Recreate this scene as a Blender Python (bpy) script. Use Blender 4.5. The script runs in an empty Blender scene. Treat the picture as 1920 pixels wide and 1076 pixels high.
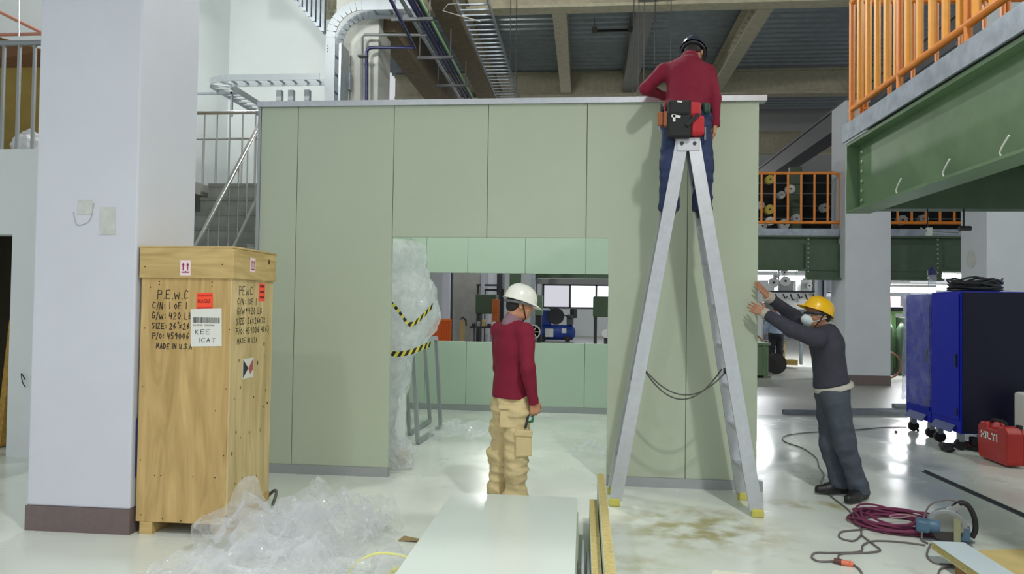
import bpy, bmesh, math, random
import numpy as np
from mathutils import Matrix, Vector

# ------------------------------------------------------------------ camera
IW, IH, FPX, EYE = 1920, 1076, 1380.0, 1.6
_vx, _vy, _s = 1095.0, 572.0, 0.012            # vanishing point of the hall's length, tilt of the horizon
_dy = np.array([_vx - 960, _vy - 538, FPX]); _dy /= np.linalg.norm(_dy)
_dx = np.array([1, _s, -((_vx - 960) + (_vy - 538) * _s) / FPX]); _dx /= np.linalg.norm(_dx)
_dz = np.cross(_dx, _dy)
if _dz[1] > 0: _dz = -_dz
RW = np.stack([_dx, _dy, _dz])                 # world = RW @ camera (x right, y down, z forward)
def W(x, y, X=None, Y=None, Z=None):
    """point of the hall seen at a pixel, on the plane X=, Y= or Z="""
    d = RW @ np.array([x - 960, y - 538, FPX])
    t = (Z - EYE) / d[2] if Z is not None else (Y / d[1] if Y is not None else X / d[0])
    return Vector((d[0] * t, d[1] * t, EYE + d[2] * t))
scene = bpy.context.scene
col = scene.collection
cd = bpy.data.cameras.new('camera'); cam = bpy.data.objects.new('camera', cd); col.objects.link(cam)
cd.sensor_width = 36.0; cd.lens = 36.0 * FPX / IW; cd.clip_end = 300; cd.clip_start = .05
_r, _u, _b = RW @ np.array([1, 0, 0.]), RW @ np.array([0, -1., 0]), RW @ np.array([0, 0, -1.])
cam.matrix_world = Matrix(((_r[0], _u[0], _b[0], 0), (_r[1], _u[1], _b[1], 0), (_r[2], _u[2], _b[2], EYE), (0, 0, 0, 1)))
scene.camera = cam

# ------------------------------------------------------------------ world, exposure, hall lamps
wd = bpy.data.worlds.new('World'); scene.world = wd; wd.use_nodes = True
wd.node_tree.nodes['Background'].inputs[0].default_value = (.93, .96, 1.0, 1)
wd.node_tree.nodes['Background'].inputs[1].default_value = .7
vs = scene.view_settings
vs.view_transform = 'Standard'; vs.look = 'None'; vs.gamma = 1; vs.exposure = -0.1; vs.use_curve_mapping = False
scene.cycles.transparent_max_bounces = 24
scene.cycles.max_bounces = 14
scene.cycles.diffuse_bounces = 8
scene.cycles.sample_clamp_indirect = 4.0
LAMP_W = 640.0
HALL_LAMPS = [  # x, y, z, power factor: the high-bay lamps hanging under the roof
    (2.3, -5.5, 7.2, .55), (1.7, 0.7, 7.2, 1.4), (-3.2, -1.5, 7.2, .5), (-3.2, -6.0, 7.2, .7),
    (-.8, 9.2, 7.2, .75), (-4.6, 9.4, 7.2, .55), (-6.4, 12.0, 7.3, .3), (-3.0, 25.0, 6.6, .7), (2.6, 31.0, 6.6, .65), (7.3, 5.6, 7.2, .6)]  # far hall and aisle lamps are added out of view to brighten those areas

# ------------------------------------------------------------------ materials
def L(c):
    return tuple(((v / 255 + .055) / 1.055) ** 2.4 if v > 10 else v / 255 / 12.92 for v in c)
MATS = {}
def M(name, rgb, rough=.5, metal=0., var=0., scale=4., bump=0., bscale=40., spec=.5, stretch=(1, 1, 1), alpha=1., rvar=0.):
    if name in MATS: return MATS[name]
    m = bpy.data.materials.new(name); m.use_nodes = True; MATS[name] = m
    nt = m.node_tree; b = nt.nodes['Principled BSDF']; c = L(rgb)
    b.inputs['Base Color'].default_value = (*c, 1); b.inputs['Roughness'].default_value = rough
    b.inputs['Metallic'].default_value = metal; b.inputs['Specular IOR Level'].default_value = spec
    if alpha < 1: b.inputs['Alpha'].default_value = alpha
    if var or bump or rvar:
        tc = nt.nodes.new('ShaderNodeTexCoord'); mp = nt.nodes.new('ShaderNodeMapping')
        mp.inputs['Scale'].default_value = stretch
        nt.links.new(tc.outputs['Object'], mp.inputs['Vector'])
    if var or rvar:
        n = nt.nodes.new('ShaderNodeTexNoise'); n.inputs['Scale'].default_value = scale
        n.inputs['Detail'].default_value = 6; n.inputs['Roughness'].default_value = .6
        nt.links.new(mp.outputs[0], n.inputs['Vector'])
    if var:
        r = nt.nodes.new('ShaderNodeValToRGB')
        r.color_ramp.elements[0].position = .3; r.color_ramp.elements[1].position = .7
        r.color_ramp.elements[0].color = (*[v * (1 - var) for v in c], 1)
        r.color_ramp.elements[1].color = (*[min(1, v * (1 + var)) for v in c], 1)
        nt.links.new(n.outputs['Fac'], r.inputs[0]); nt.links.new(r.outputs[0], b.inputs['Base Color'])
    if rvar:
        mr = nt.nodes.new('ShaderNodeMapRange'); mr.inputs['To Min'].default_value = max(.02, rough - rvar); mr.inputs['To Max'].default_value = rough + rvar
        nt.links.new(n.outputs['Fac'], mr.inputs[0]); nt.links.new(mr.outputs[0], b.inputs['Roughness'])
    if bump:
        n2 = nt.nodes.new('ShaderNodeTexNoise'); n2.inputs['Scale'].default_value = bscale; n2.inputs['Detail'].default_value = 4
        bp = nt.nodes.new('ShaderNodeBump'); bp.inputs['Strength'].default_value = bump; bp.inputs['Distance'].default_value = .01
        nt.links.new(mp.outputs[0], n2.inputs['Vector']); nt.links.new(n2.outputs['Fac'], bp.inputs['Height'])
        nt.links.new(bp.outputs[0], b.inputs['Normal'])
    return m
def emit(name, rgb, strength):
    m = bpy.data.materials.new(name); m.use_nodes = True; nt = m.node_tree
    b = nt.nodes['Principled BSDF']; b.inputs['Base Color'].default_value = (0, 0, 0, 1)
    b.inputs['Emission Color'].default_value = (*L(rgb), 1); b.inputs['Emission Strength'].default_value = strength
    MATS[name] = m; return m
def film(name, rgb, rough, opac, bump=.0):
    """thin clear plastic: part see-through, part white gloss"""
    m = bpy.data.materials.new(name); m.use_nodes = True; nt = m.node_tree; MATS[name] = m
    b = nt.nodes['Principled BSDF']; o = nt.nodes['Material Output']
    b.inputs['Base Color'].default_value = (*L(rgb), 1); b.inputs['Roughness'].default_value = rough; b.inputs['Specular IOR Level'].default_value = 1.0
    b.inputs['Subsurface Weight'].default_value = 0
    t = nt.nodes.new('ShaderNodeBsdfTransparent'); t.inputs[0].default_value = (.98, .985, 1, 1)
    mx = nt.nodes.new('ShaderNodeMixShader'); n = nt.nodes.new('ShaderNodeTexNoise'); n.inputs['Scale'].default_value = 7; n.inputs['Detail'].default_value = 5
    tc = nt.nodes.new('ShaderNodeTexCoord'); nt.links.new(tc.outputs['Object'], n.inputs['Vector'])
    nb = nt.nodes.new('ShaderNodeTexVoronoi'); nb.feature = 'DISTANCE_TO_EDGE'; nb.inputs['Scale'].default_value = 14; nb.inputs['Randomness'].default_value = 1
    nd = nt.nodes.new('ShaderNodeTexNoise'); nd.inputs['Scale'].default_value = 6; nd.inputs['Detail'].default_value = 3
    va = nt.nodes.new('ShaderNodeMixRGB'); va.blend_type = 'ADD'; va.inputs[0].default_value = .35; nt.links.new(tc.outputs['Object'], va.inputs[1]); nt.links.new(nd.outputs['Color'], va.inputs[2]); nt.links.new(va.outputs[0], nb.inputs['Vector'])
    bp = nt.nodes.new('ShaderNodeBump'); bp.inputs['Strength'].default_value = .9; bp.inputs['Distance'].default_value = .04; nt.links.new(nb.outputs[0], bp.inputs['Height'])
    mr = nt.nodes.new('ShaderNodeMapRange'); mr.inputs['From Min'].default_value = .3; mr.inputs['From Max'].default_value = .7
    mr.inputs['To Min'].default_value = opac * .6; mr.inputs['To Max'].default_value = min(1, opac * 1.4)
    nt.links.new(n.outputs['Fac'], mr.inputs[0]); nt.links.new(mr.outputs[0], mx.inputs[0])
    tl = nt.nodes.new('ShaderNodeBsdfTranslucent'); tl.inputs[0].default_value = (*L(rgb), 1); m2 = nt.nodes.new('ShaderNodeMixShader'); m2.inputs[0].default_value = .6
    nt.links.new(b.outputs[0], m2.inputs[1]); nt.links.new(tl.outputs[0], m2.inputs[2])
    gl = nt.nodes.new('ShaderNodeBsdfGlossy'); gl.inputs['Roughness'].default_value = .1; nt.links.new(bp.outputs[0], gl.inputs['Normal']); m3 = nt.nodes.new('ShaderNodeMixShader'); m3.inputs[0].default_value = .1
    nt.links.new(m2.outputs[0], m3.inputs[1]); nt.links.new(gl.outputs[0], m3.inputs[2])
    nt.links.new(t.outputs[0], mx.inputs[1]); nt.links.new(m3.outputs[0], mx.inputs[2]); nt.links.new(mx.outputs[0], o.inputs[0])
    return m

# ------------------------------------------------------------------ mesh helpers
class MB:
    def __init__(s): s.v = []; s.f = []; s.m = []
    def add(s, vs, fs, mi=0):
        o = len(s.v); s.v += [tuple(v) for v in vs]; s.f += [tuple(i + o for i in f) for f in fs]; s.m += [mi] * len(fs); return s
    def box(s, x0, x1, y0, y1, z0, z1, mi=0, rot=None, piv=None):
        vs = [Vector((x, y, z)) for x in (x0, x1) for y in (y0, y1) for z in (z0, z1)]
        if rot is not None:
            p = Vector(piv) if piv else Vector(((x0 + x1) / 2, (y0 + y1) / 2, (z0 + z1) / 2)); vs = [p + rot @ (v - p) for v in vs]
        return s.add(vs, [(0, 1, 3, 2), (4, 6, 7, 5), (0, 4, 5, 1), (2, 3, 7, 6), (0, 2, 6, 4), (1, 5, 7, 3)], mi)
    def bar(s, a, b, w, h, up=(0, 0, 1), mi=0):
        a, b = Vector(a), Vector(b); d = (b - a).normalized(); u = Vector(up)
        sd = d.cross(u)
        if sd.length < 1e-4: sd = d.cross(Vector((1, 0, 0)))
        sd.normalize(); u = sd.cross(d)
        vs = [p + sd * (w / 2 * i) + u * (h / 2 * j) for p in (a, b) for i, j in ((-1, -1), (1, -1), (1, 1), (-1, 1))]
        return s.add(vs, [(3, 2, 1, 0), (4, 5, 6, 7), (0, 1, 5, 4), (1, 2, 6, 5), (2, 3, 7, 6), (3, 0, 4, 7)], mi)
    def tube(s, pts, r, n=8, closed=False, mi=0):
        pts = [Vector(p) for p in pts]; k = len(pts); rs = r if isinstance(r, (list, tuple)) else [r] * k
        ring = []; prev = None
        for i in range(k):
            t = (pts[(i + 1) % k] - pts[i - 1]) if (closed or 0 < i < k - 1) else (pts[1] - pts[0] if i == 0 else pts[-1] - pts[-2])
            t.normalize()
            if prev is None: u = t.orthogonal().normalized()
            else:
                u = prev - t * prev.dot(t); u = u.normalized() if u.length > 1e-5 else t.orthogonal().normalized()
            prev = u; w = t.cross(u)
            ring.append([pts[i] + (u * math.cos(a) + w * math.sin(a)) * rs[i] for a in [2 * math.pi * j / n for j in range(n)]])
        vs = [v for q in ring for v in q]; fs = []
        for i in range(k if closed else k - 1):
            j = (i + 1) % k
            for q in range(n): fs.append((i * n + q, i * n + (q + 1) % n, j * n + (q + 1) % n, j * n + q))
        if not closed: fs += [tuple(range(n - 1, -1, -1)), tuple((k - 1) * n + q for q in range(n))]
        return s.add(vs, fs, mi)
    def cyl(s, a, b, r, r2=None, n=16, mi=0): return s.tube([a, b], [r, r if r2 is None else r2], n, mi=mi)
    def lathe(s, prof, n=24, mat=None, mi=0):
        mat = mat or Matrix.Identity(4); vs = []; fs = []
        for r, z in prof:
            for j in range(n):
                a = 2 * math.pi * j / n; vs.append(mat @ Vector((r * math.cos(a), r * math.sin(a), z)))
        for i in range(len(prof) - 1):
            for j in range(n): fs.append((i * n + j, i * n + (j + 1) % n, (i + 1) * n + (j + 1) % n, (i + 1) * n + j))
        if prof[0][0] > 1e-4: fs.append(tuple(range(n - 1, -1, -1)))
        if prof[-1][0] > 1e-4: fs.append(tuple((len(prof) - 1) * n + j for j in range(n)))
        return s.add(vs, fs, mi)
    def prism(s, poly, f0, f1, mi=0):
        """poly 2d, f0/f1 map a 2d point to the two end faces"""
        n = len(poly); vs = [f0(*p) for p in poly] + [f1(*p) for p in poly]
        fs = [tuple(range(n - 1, -1, -1)), tuple(range(n, 2 * n))] + [(i, (i + 1) % n, n + (i + 1) % n, n + i) for i in range(n)]
        return s.add(vs, fs, mi)
    def mesh(s, name, smooth=False):
        me = bpy.data.meshes.new(name); me.from_pydata(s.v, [], s.f); me.update()
        bm = bmesh.new(); bm.from_mesh(me); bmesh.ops.recalc_face_normals(bm, faces=bm.faces); bm.to_mesh(me); bm.free()
        if any(s.m): me.polygons.foreach_set('material_index', s.m)
        if smooth: me.shade_smooth(); me.set_sharp_from_angle(angle=math.radians(38))
        return me
    def build(s, name, mat, parent=None, smooth=False, bevel=0):
        return link(name, s.mesh(name, smooth), mat, parent, bevel)
RM = {}
def link(name, me, mat, parent=None, bevel=0):
    for m in (mat if isinstance(mat, (list, tuple)) else [mat]): me.materials.append(m)
    o = bpy.data.objects.new(name, me); col.objects.link(o)
    if parent is not None:
        me.transform(RM[parent.name].inverted()); o.parent = parent; RM[o.name] = RM[parent.name]
    else: RM[o.name] = Matrix.Identity(4)
    if bevel:
        b = o.modifiers.new('bevel', 'BEVEL'); b.width = bevel; b.segments = 2; b.limit_method = 'ANGLE'
    return o
def piece(name, me, parent, loc, rz=0, rot=None):
    """a repeat that shares mesh data; loc in hall coordinates"""
    o = bpy.data.objects.new(name, me); col.objects.link(o)
    o.matrix_local = (RM[parent.name].inverted() if parent else Matrix.Identity(4)) @ Matrix.Translation(loc) @ (rot.to_4x4() if rot is not None else Matrix.Rotation(rz, 4, 'Z'))
    o.parent = parent; RM[o.name] = (RM[parent.name] if parent else Matrix.Identity(4)) @ o.matrix_local
    return o
def tag(o, label, cat, group=None, kind=None):
    if label: o['label'] = label
    if cat: o['category'] = cat
    if group: o['group'] = group
    if kind: o['kind'] = kind
    return o
def thing(name, label, cat, loc=(0, 0, 0), rz=0, group=None):
    o = bpy.data.objects.new(name, None); col.objects.link(o); o.empty_display_size = .1
    o.matrix_world = Matrix.Translation(loc) @ Matrix.Rotation(rz, 4, 'Z'); RM[o.name] = o.matrix_world.copy()
    return tag(o, label, cat, group)
def struct(o): o['kind'] = 'structure'; return o
def withmat(me, mat):
    me.materials.append(mat); return me
def arc(c, r, a0, a1, n, ax=(1, 0, 0), ay=(0, 0, 1)):
    c, ax, ay = Vector(c), Vector(ax), Vector(ay)
    return [c + ax * (r * math.cos(a0 + (a1 - a0) * i / n)) + ay * (r * math.sin(a0 + (a1 - a0) * i / n)) for i in range(n + 1)]
def spline(pts, n=8, closed=False):
    p = [Vector(q) for q in pts]; k = len(p); out = []
    for i in range(k if closed else k - 1):
        g = lambda j: p[j % k] if closed else p[max(0, min(k - 1, j))]
        a, b, c, d = g(i - 1), g(i), g(i + 1), g(i + 2)
        for j in range(n):
            t = j / n
            out.append(.5 * ((2 * b) + (c - a) * t + (2 * a - 5 * b + 4 * c - d) * t * t + (3 * b - a - 3 * c + d) * t ** 3))
    if not closed: out.append(p[-1])
    return out
V = Vector

# materials used in many places
white_paint = M('white paint', (206, 209, 221), .6, var=.03, scale=1.5, bump=.05, bscale=60)
wall_paint = M('wall paint', (222, 228, 228), .65, var=.03, scale=1.2)
brown_band = M('brown base paint', (112, 98, 98), .6, var=.08, scale=30)
concrete = M('concrete', (140, 140, 136), .8, var=.15, scale=3, bump=.2, bscale=25)
dconc = M('grey stair concrete', (152, 153, 148), .7, var=.2, scale=5)
fireproof = M('sprayed fireproofing', (176, 170, 148), .95, var=.15, scale=8, bump=.6, bscale=60)
fire_brown = M('brown sprayed fireproofing', (112, 98, 76), .95, var=.2, scale=8, bump=.6, bscale=60)
deckm = M('galvanised deck', (142, 150, 156), .45, .45, var=.12, scale=6)
galv = M('galvanised steel', (158, 166, 174), .4, .75, var=.15, scale=12)
galvp = M('zinc plate', (150, 158, 170), .5, .35, var=.2, scale=9)
alum = M('aluminium', (196, 200, 206), .35, .7, var=.06, scale=20)
trimg = M('grey aluminium trim', (168, 172, 176), .45, .35)
stainless = M('stainless steel', (178, 178, 174), .22, .95)
panelm = M('sage green coated panel', (182, 193, 173), .42, var=.015, scale=2, spec=.4)
panelb = M('mint coated panel', (190, 208, 192), .42, var=.015, scale=2, spec=.4)
jointm = M('joint dark', (70, 78, 72), .9)
greenp = M('green machine paint', (100, 126, 94), .45, var=.1, scale=4)
greend = M('dark green paint', (66, 88, 64), .5, var=.12, scale=5)
orange = M('orange rail paint', (222, 130, 40), .35, var=.08, scale=8)
orange_y = M('yellow orange rail paint', (232, 158, 44), .35, var=.06, scale=8)
dark = M('dark grey metal', (52, 54, 58), .5, .3)
black = M('black rubber', (24, 24, 26), .6)
bluep = M('navy pipe paint', (26, 30, 78), .4)
blue = M('blue powder coat', (8, 30, 172), .5, var=.05, scale=6, spec=.25)
whitep = M('white plastic', (226, 226, 222), .4)
clear_film = film('clear plastic film', (254, 254, 255), .1, .26)
wrap_film = film('stretch wrap', (225, 232, 246), .1, .32)
red_paint = M('red plastic', (176, 38, 34), .4, var=.06, scale=10)
woodm = M('pale timber', (196, 168, 112), .7, var=.15, scale=6, stretch=(1, 1, 6))
wool = M('mineral wool core', (186, 170, 112), .95, var=.2, scale=40, bump=.5, bscale=90)

# ------------------------------------------------------------------ floor
def floor_mat():
    m = bpy.data.materials.new('white epoxy floor'); m.use_nodes = True; nt = m.node_tree; b = nt.nodes['Principled BSDF']
    tc = nt.nodes.new('ShaderNodeTexCoord'); base = L((222, 228, 220)); N = nt.nodes.new
    def noise(sc, det=5, lo=.35, hi=.65):
        n = N('ShaderNodeTexNoise'); n.inputs['Scale'].default_value = sc; n.inputs['Detail'].default_value = det
        nt.links.new(tc.outputs['Object'], n.inputs['Vector'])
        r = N('ShaderNodeMapRange'); r.inputs['From Min'].default_value = lo; r.inputs['From Max'].default_value = hi
        nt.links.new(n.outputs['Fac'], r.inputs[0]); return r.outputs[0]
    def blob(c, rx, ry):
        mp = N('ShaderNodeMapping'); mp.inputs['Location'].default_value = (-c[0] / rx, -c[1] / ry, 0); mp.inputs['Scale'].default_value = (1 / rx, 1 / ry, 0)
        nt.links.new(tc.outputs['Object'], mp.inputs[0]); ln = N('ShaderNodeVectorMath'); ln.operation = 'LENGTH'; nt.links.new(mp.outputs[0], ln.inputs[0])
        r = N('ShaderNodeMapRange'); r.inputs['From Min'].default_value = .3; r.inputs['From Max'].default_value = 1; r.inputs['To Min'].default_value = 1; r.inputs['To Max'].default_value = 0
        nt.links.new(ln.outputs['Value'], r.inputs[0]); return r.outputs[0]
    def mul(a, c):
        k = N('ShaderNodeMath'); k.operation = 'MULTIPLY'; nt.links.new(a, k.inputs[0])
        if isinstance(c, float): k.inputs[1].default_value = c
        else: nt.links.new(c, k.inputs[1])
        return k.outputs[0]
    def mix(fac, ca, cb):
        k = N('ShaderNodeMix'); k.data_type = 'RGBA'; nt.links.new(fac, k.inputs[0])
        if isinstance(ca, tuple): k.inputs[6].default_value = (*ca, 1)
        else: nt.links.new(ca, k.inputs[6])
        k.inputs[7].default_value = (*cb, 1); return k.outputs[2]
    c = mix(mul(noise(.9), .35), base, L((200, 206, 196)))
    st = L((168, 160, 112))
    for ctr, rx, ry, k in (((.85, 5.5), .8, .75, .95), ((1.9, 6.25), .45, .22, .9), ((.35, 4.6), .4, .5, .5), ((3.0, 5.4), .6, .4, .4), ((2.2, 7.0), .5, .3, .3)):
        c = mix(mul(mul(blob(ctr, rx, ry), noise(5, 8, .42, .62)), k), c, st)
    c = mix(mul(noise(2.6, 10, .62, .72), .35), c, L((150, 148, 130)))
    nt.links.new(c, b.inputs['Base Color'])
    rr = N('ShaderNodeMapRange'); rr.inputs['To Min'].default_value = .12; rr.inputs['To Max'].default_value = .3
    nt.links.new(noise(1.7), rr.inputs[0]); nt.links.new(rr.outputs[0], b.inputs['Roughness'])
    b.inputs['Specular IOR Level'].default_value = .45
    n2 = N('ShaderNodeTexNoise'); n2.inputs['Scale'].default_value = 2.2; bp = N('ShaderNodeBump'); bp.inputs['Strength'].default_value = .08; bp.inputs['Distance'].default_value = .02
    nt.links.new(tc.outputs['Object'], n2.inputs['Vector']); nt.links.new(n2.outputs['Fac'], bp.inputs['Height']); nt.links.new(bp.outputs[0], b.inputs['Normal'])
    return m
struct(MB().box(-14, 16, -12, 11.35, -.2, 0).build('floor', floor_mat()))
struct(MB().box(-14, 16, 11.35, 40, -.2, -.002).build('floor', M('worn concrete floor', (158, 158, 150), .35, var=.15, scale=.6, rvar=.15)))

# ------------------------------------------------------------------ far and side walls, roof
struct(MB().box(-14, -5.5, 16.0, 16.25, 0, 8.9).build('wall_back_left', wall_paint))
struct(MB().box(-8.4, -8.15, 11.2, 16.0, 0, 8.9).build('wall_left', wall_paint))
wl = MB().box(-5.76, -4.95, 6.9, 7.1, 0, 3.1).box(-14, -6.75, 6.9, 7.1, 0, 3.1).box(-6.75, -5.76, 6.9, 7.1, 2.23, 3.1)
struct(wl.build('wall_front_left', wall_paint))
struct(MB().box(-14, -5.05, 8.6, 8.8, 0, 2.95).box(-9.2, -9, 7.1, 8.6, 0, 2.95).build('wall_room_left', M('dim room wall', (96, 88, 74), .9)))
struct(MB().box(-14, -4.95, 7.1, 9.27, 2.95, 3.1).box(-14, -3.85, 9.27, 10.25, 2.95, 3.1).build('floor', concrete))
# far wall with the window band
fw = MB(); YB = 38.0
fw.box(-14, 16, YB, YB + .2, 0, 1.45).box(-14, 16, YB, YB + .2, 2.65, 8.9).box(-14, -2.1, YB, YB + .2, 1.45, 2.65).box(3.3, 16, YB, YB + .2, 1.45, 2.65)
struct(fw.build('wall_back', M('far wall paint', (200, 204, 206), .7)))
daylight = emit('daylight pane', (240, 246, 255), 2.6)
wn = MB()
for z0, z1 in ((1.42, 1.5), (2.58, 2.68)): wn.box(-2.15, 3.35, YB - .06, YB + .02, z0, z1)
for x in (-2.1, -.72, .62, 1.98, 3.3): wn.box(x - .05, x + .05, YB - .06, YB + .02, 1.45, 2.65)
w1 = struct(wn.build('window_1', dark))
for i, x in enumerate((-2.1, -.72, .62, 1.98)):
    MB().box(x + .05, x + 1.3, YB + .02, YB + .04, 1.5, 2.58).build('pane', daylight if i != 0 else emit('frosted daylight pane', (205, 205, 214), 1.1), w1)
# roof deck: trapezoid ribs running across the hall
rb = MB(); y = 8.0; pr = []
while y < 24.4:
    pr += [(y, 8.05), (y + .11, 8.05), (y + .15, 8.12), (y + .26, 8.12)]; y += .3
n = len(pr)
rb.add([(x, a, z) for x in (-5.5, 16) for a, z in pr], [(i, i + 1, n + i + 1, n + i) for i in range(n - 1)])
struct(rb.build('ceiling', deckm))
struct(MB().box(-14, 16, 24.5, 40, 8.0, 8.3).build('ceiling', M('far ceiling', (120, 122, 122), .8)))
struct(MB().box(-14, 16, -9, 8.0, 8.7, 8.9).build('ceiling', M('near ceiling', (190, 194, 196), .8)))
struct(MB().box(-14, -5.5, 8.0, 16, 8.7, 8.9).build('ceiling', MATS['near ceiling']))
struct(MB().box(9.2, 9.4, -9, 13.4, 0, 8.7).build('wall_right', wall_paint))
struct(MB().box(-5.55, 16, 7.95, 8.05, 8.05, 8.9).build('trim_1', fireproof))

def ibeam(name, label, a, b, w, hgt, mat, web=.06, fl=.06):
    """I-section between a and b (centres of the bottom flange underside)"""
    a, b = V(a), V(b); r = thing(name, label, 'beam', a)
    d = (b - a).normalized(); s = d.cross(V((0, 0, 1)))
    def bx(nm, w_, z0, z1):
        mb = MB(); mb.bar(a + V((0, 0, (z0 + z1) / 2)), b + V((0, 0, (z0 + z1) / 2)), w_, z1 - z0); return mb.build(nm, mat, r)
    bx('bottom_flange', w, 0, fl); bx('web', web, fl, hgt - fl); bx('top_flange', w, hgt - fl, hgt); return r
ibeam('ceiling_beam', 'pale cross beam under the ribbed roof deck, closest to the partition', (-5.4, 14.4, 7.4), (16, 14.4, 7.4), .34, .64, fireproof)
ibeam('ceiling_beam', 'dark deep cross beam at the far end of the ribbed deck bay', (-5.4, 20.4, 7.35), (16, 20.4, 7.35), .34, .69, fireproof, web=.2)
ibeam('ceiling_beam', 'pale lengthwise roof beam beside the cable ladder', (-.56, 14.6, 7.4), (-.56, 20.2, 7.4), .28, .6, fireproof)
ibeam('ceiling_beam', 'pale lengthwise roof beam above the ladder worker, with clips on its edge', (3.45, 14.6, 7.4), (3.45, 20.2, 7.4), .3, .6, fireproof)
ibeam('ceiling_beam', 'grey lengthwise beam carrying a lamp box over the partition', (1.15, 10.5, 7.45), (1.15, 20.2, 7.45), .36, .55, M('grey fireproofing', (128, 128, 124), .9, var=.1), web=.3)
ibeam('ceiling_beam', 'brown fireproofed beam behind the pipe rack', (-2.55, 10.5, 6.85), (-2.55, 20.2, 6.85), .42, .7, fire_brown, web=.34)
ibeam('ceiling_beam', 'brown fireproofed beam beside the white column', (-3.75, 13.2, 6.6), (-3.75, 20.2, 6.6), .42, .8, fire_brown, web=.34)
ibeam('ceiling_beam', 'dark diagonal looking duct beam above the far orange railing', (6.2, 12.5, 5.9), (6.2, 30, 5.9), .5, .55, M('dark duct', (92, 92, 96), .7), web=.4)
ibeam('ceiling_beam', 'low cross beam far back between the partition and the pillar', (2, 26, 6.9), (16, 26, 6.9), .34, .75, fireproof, web=.26)
# clips on the right hand beam
clipme = withmat(MB().box(-.03, .03, -.03, .03, 0, .07).mesh('clip'), fireproof)
bp = bpy.data.objects['ceiling_beam.003']
for j in range(8): piece('clip', clipme, bp, (3.28, 15 + j * .32, 7.47))

# ------------------------------------------------------------------ pillars
def pillar(label, x0, x1, y0, y1, h, mat=white_paint, band=.17):
    r = thing('pillar', label, 'pillar', ((x0 + x1) / 2, (y0 + y1) / 2, 0))
    MB().box(x0, x1, y0, y1, band, h).build('shaft', mat, r, bevel=.012)
    if band > .01: MB().box(x0 - .006, x1 + .006, y0 - .006, y1 + .006, 0, band).build('base_band', brown_band, r)
    return r
p1 = pillar('broad white pillar beside the plywood crate, with a brown base and patched marks', -3.8, -3.05, 4.75, 5.5, 8.7)
pm = M('wall filler patch', (196, 199, 196), .8, var=.1, scale=20)
a, b2 = W(150, 375, Y=4.742), W(215, 440, Y=4.742)
MB().box(b2.x - .115, b2.x - .0, 4.746, 4.75, b2.z, b2.z + .19).build('filler_patch', pm, p1)
MB().box(a.x - .02, a.x + .09, 4.7465, 4.75, a.z - .1, a.z - .0).build('filler_patch', pm, p1)
MB().tube(spline([(a.x - .05, 4.748, a.z - .08), (a.x - .02, 4.748, a.z - .17), (a.x + .07, 4.748, a.z - .14), (a.x + .1, 4.748, a.z - .02)], 6), .003, 6).build('pencil_mark', M('grey smudge', (170, 172, 172), .8), p1)
p2 = pillar('grey white pillar standing between the two far green beams', 5.5, 6.43, 16.2, 17.1, 6.05, M('grey white paint', (205, 210, 216), .6, var=.04, scale=2), .2)
p3 = pillar('pillar behind the blue cabinets, with a round patch', 7.0, 7.9, 13.6, 14.5, 8.0, M('grey white paint', (205, 210, 216)), .2)
q = W(1821, 486, X=7.0)
MB().cyl((6.99, q.y, q.z), (7.0, q.y, q.z), .17, n=20).build('round_patch', pm, p3)
p4 = pillar('pale concrete column behind the vertical cable ladder', -4.55, -3.75, 12.9, 13.7, 8.05, M('pale concrete', (176, 178, 172), .8, var=.08, scale=2), 0)
MB().box(-4.56, -4.3, 12.88, 12.9, 0, 6.3).build('pilaster', MATS['pale concrete'], p4)

# ------------------------------------------------------------------ partition booth
YF, YK = 6.64, 10.95
XL, XR, ZT = -3.05, 1.52, 3.42
def partition(name, label, polys, y0, y1, mat, seams=(), tracks=(), cap=None, ends=()):
    r = thing(name, label, 'partition', ((polys[0][0][0] + polys[-1][2][0]) / 2, (y0 + y1) / 2, 0))
    for p in polys:
        MB().prism(p, lambda a, b: (a, y0, b), lambda a, b: (a, y1, b)).build('panel', mat, r, bevel=.003)
    for x, z0, z1 in seams: MB().box(x - .006, x + .006, y0 + .006, y1 - .006, z0, z1).build('joint_strip', jointm, r)
    for x0, x1 in tracks: MB().box(x0, x1, y0 - .012, y1 + .012, 0, .085).build('base_track', trimg, r)
    if cap: MB().box(cap[0], cap[1], y0 - .03, y1 + .03, cap[2], cap[3]).build('cap_trim', alum, r)
    for x0, x1, z0, z1 in ends: MB().box(x0, x1, y0 - .008, y1 + .008, z0, z1).build('corner_trim', trimg, r)
    return r
g = .0025
def rect(x0, x1, z0, z1): return [(x0 + g, z0), (x1 - g, z0), (x1 - g, z1), (x0 + g, z1)]
OX0, OX1, OZ = -1.77, .215, 2.205
front = partition('partition_wall', 'tall sage green panel wall with a large opening the worker looks through', [
    rect(XL, -2.69, .085, ZT), rect(-2.69, OX0, .085, ZT), rect(OX0, -.89, OZ, ZT), rect(-.89, .01, OZ, ZT),
    [(.01 + g, OZ), (OX1, OZ), (OX1, .085), (.905 - g, .085), (.905 - g, ZT), (.01 + g, ZT)], rect(.905, XR, .085, ZT)],
    YF, YF + .05, panelm, [(-2.69, .085, ZT), (-.89, OZ, ZT), (.01, OZ, ZT), (.905, .085, ZT)],
    [(XL - .02, OX0 + .0), (OX1, XR + .05)], (XL - .03, XR + .06, ZT, ZT + .05), [(XL - .03, XL, 0, ZT)])
zb0, zb1 = 1.03, 2.06
xw0, xw1 = W(798, 600, Y=YK).x, 1.15
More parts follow.
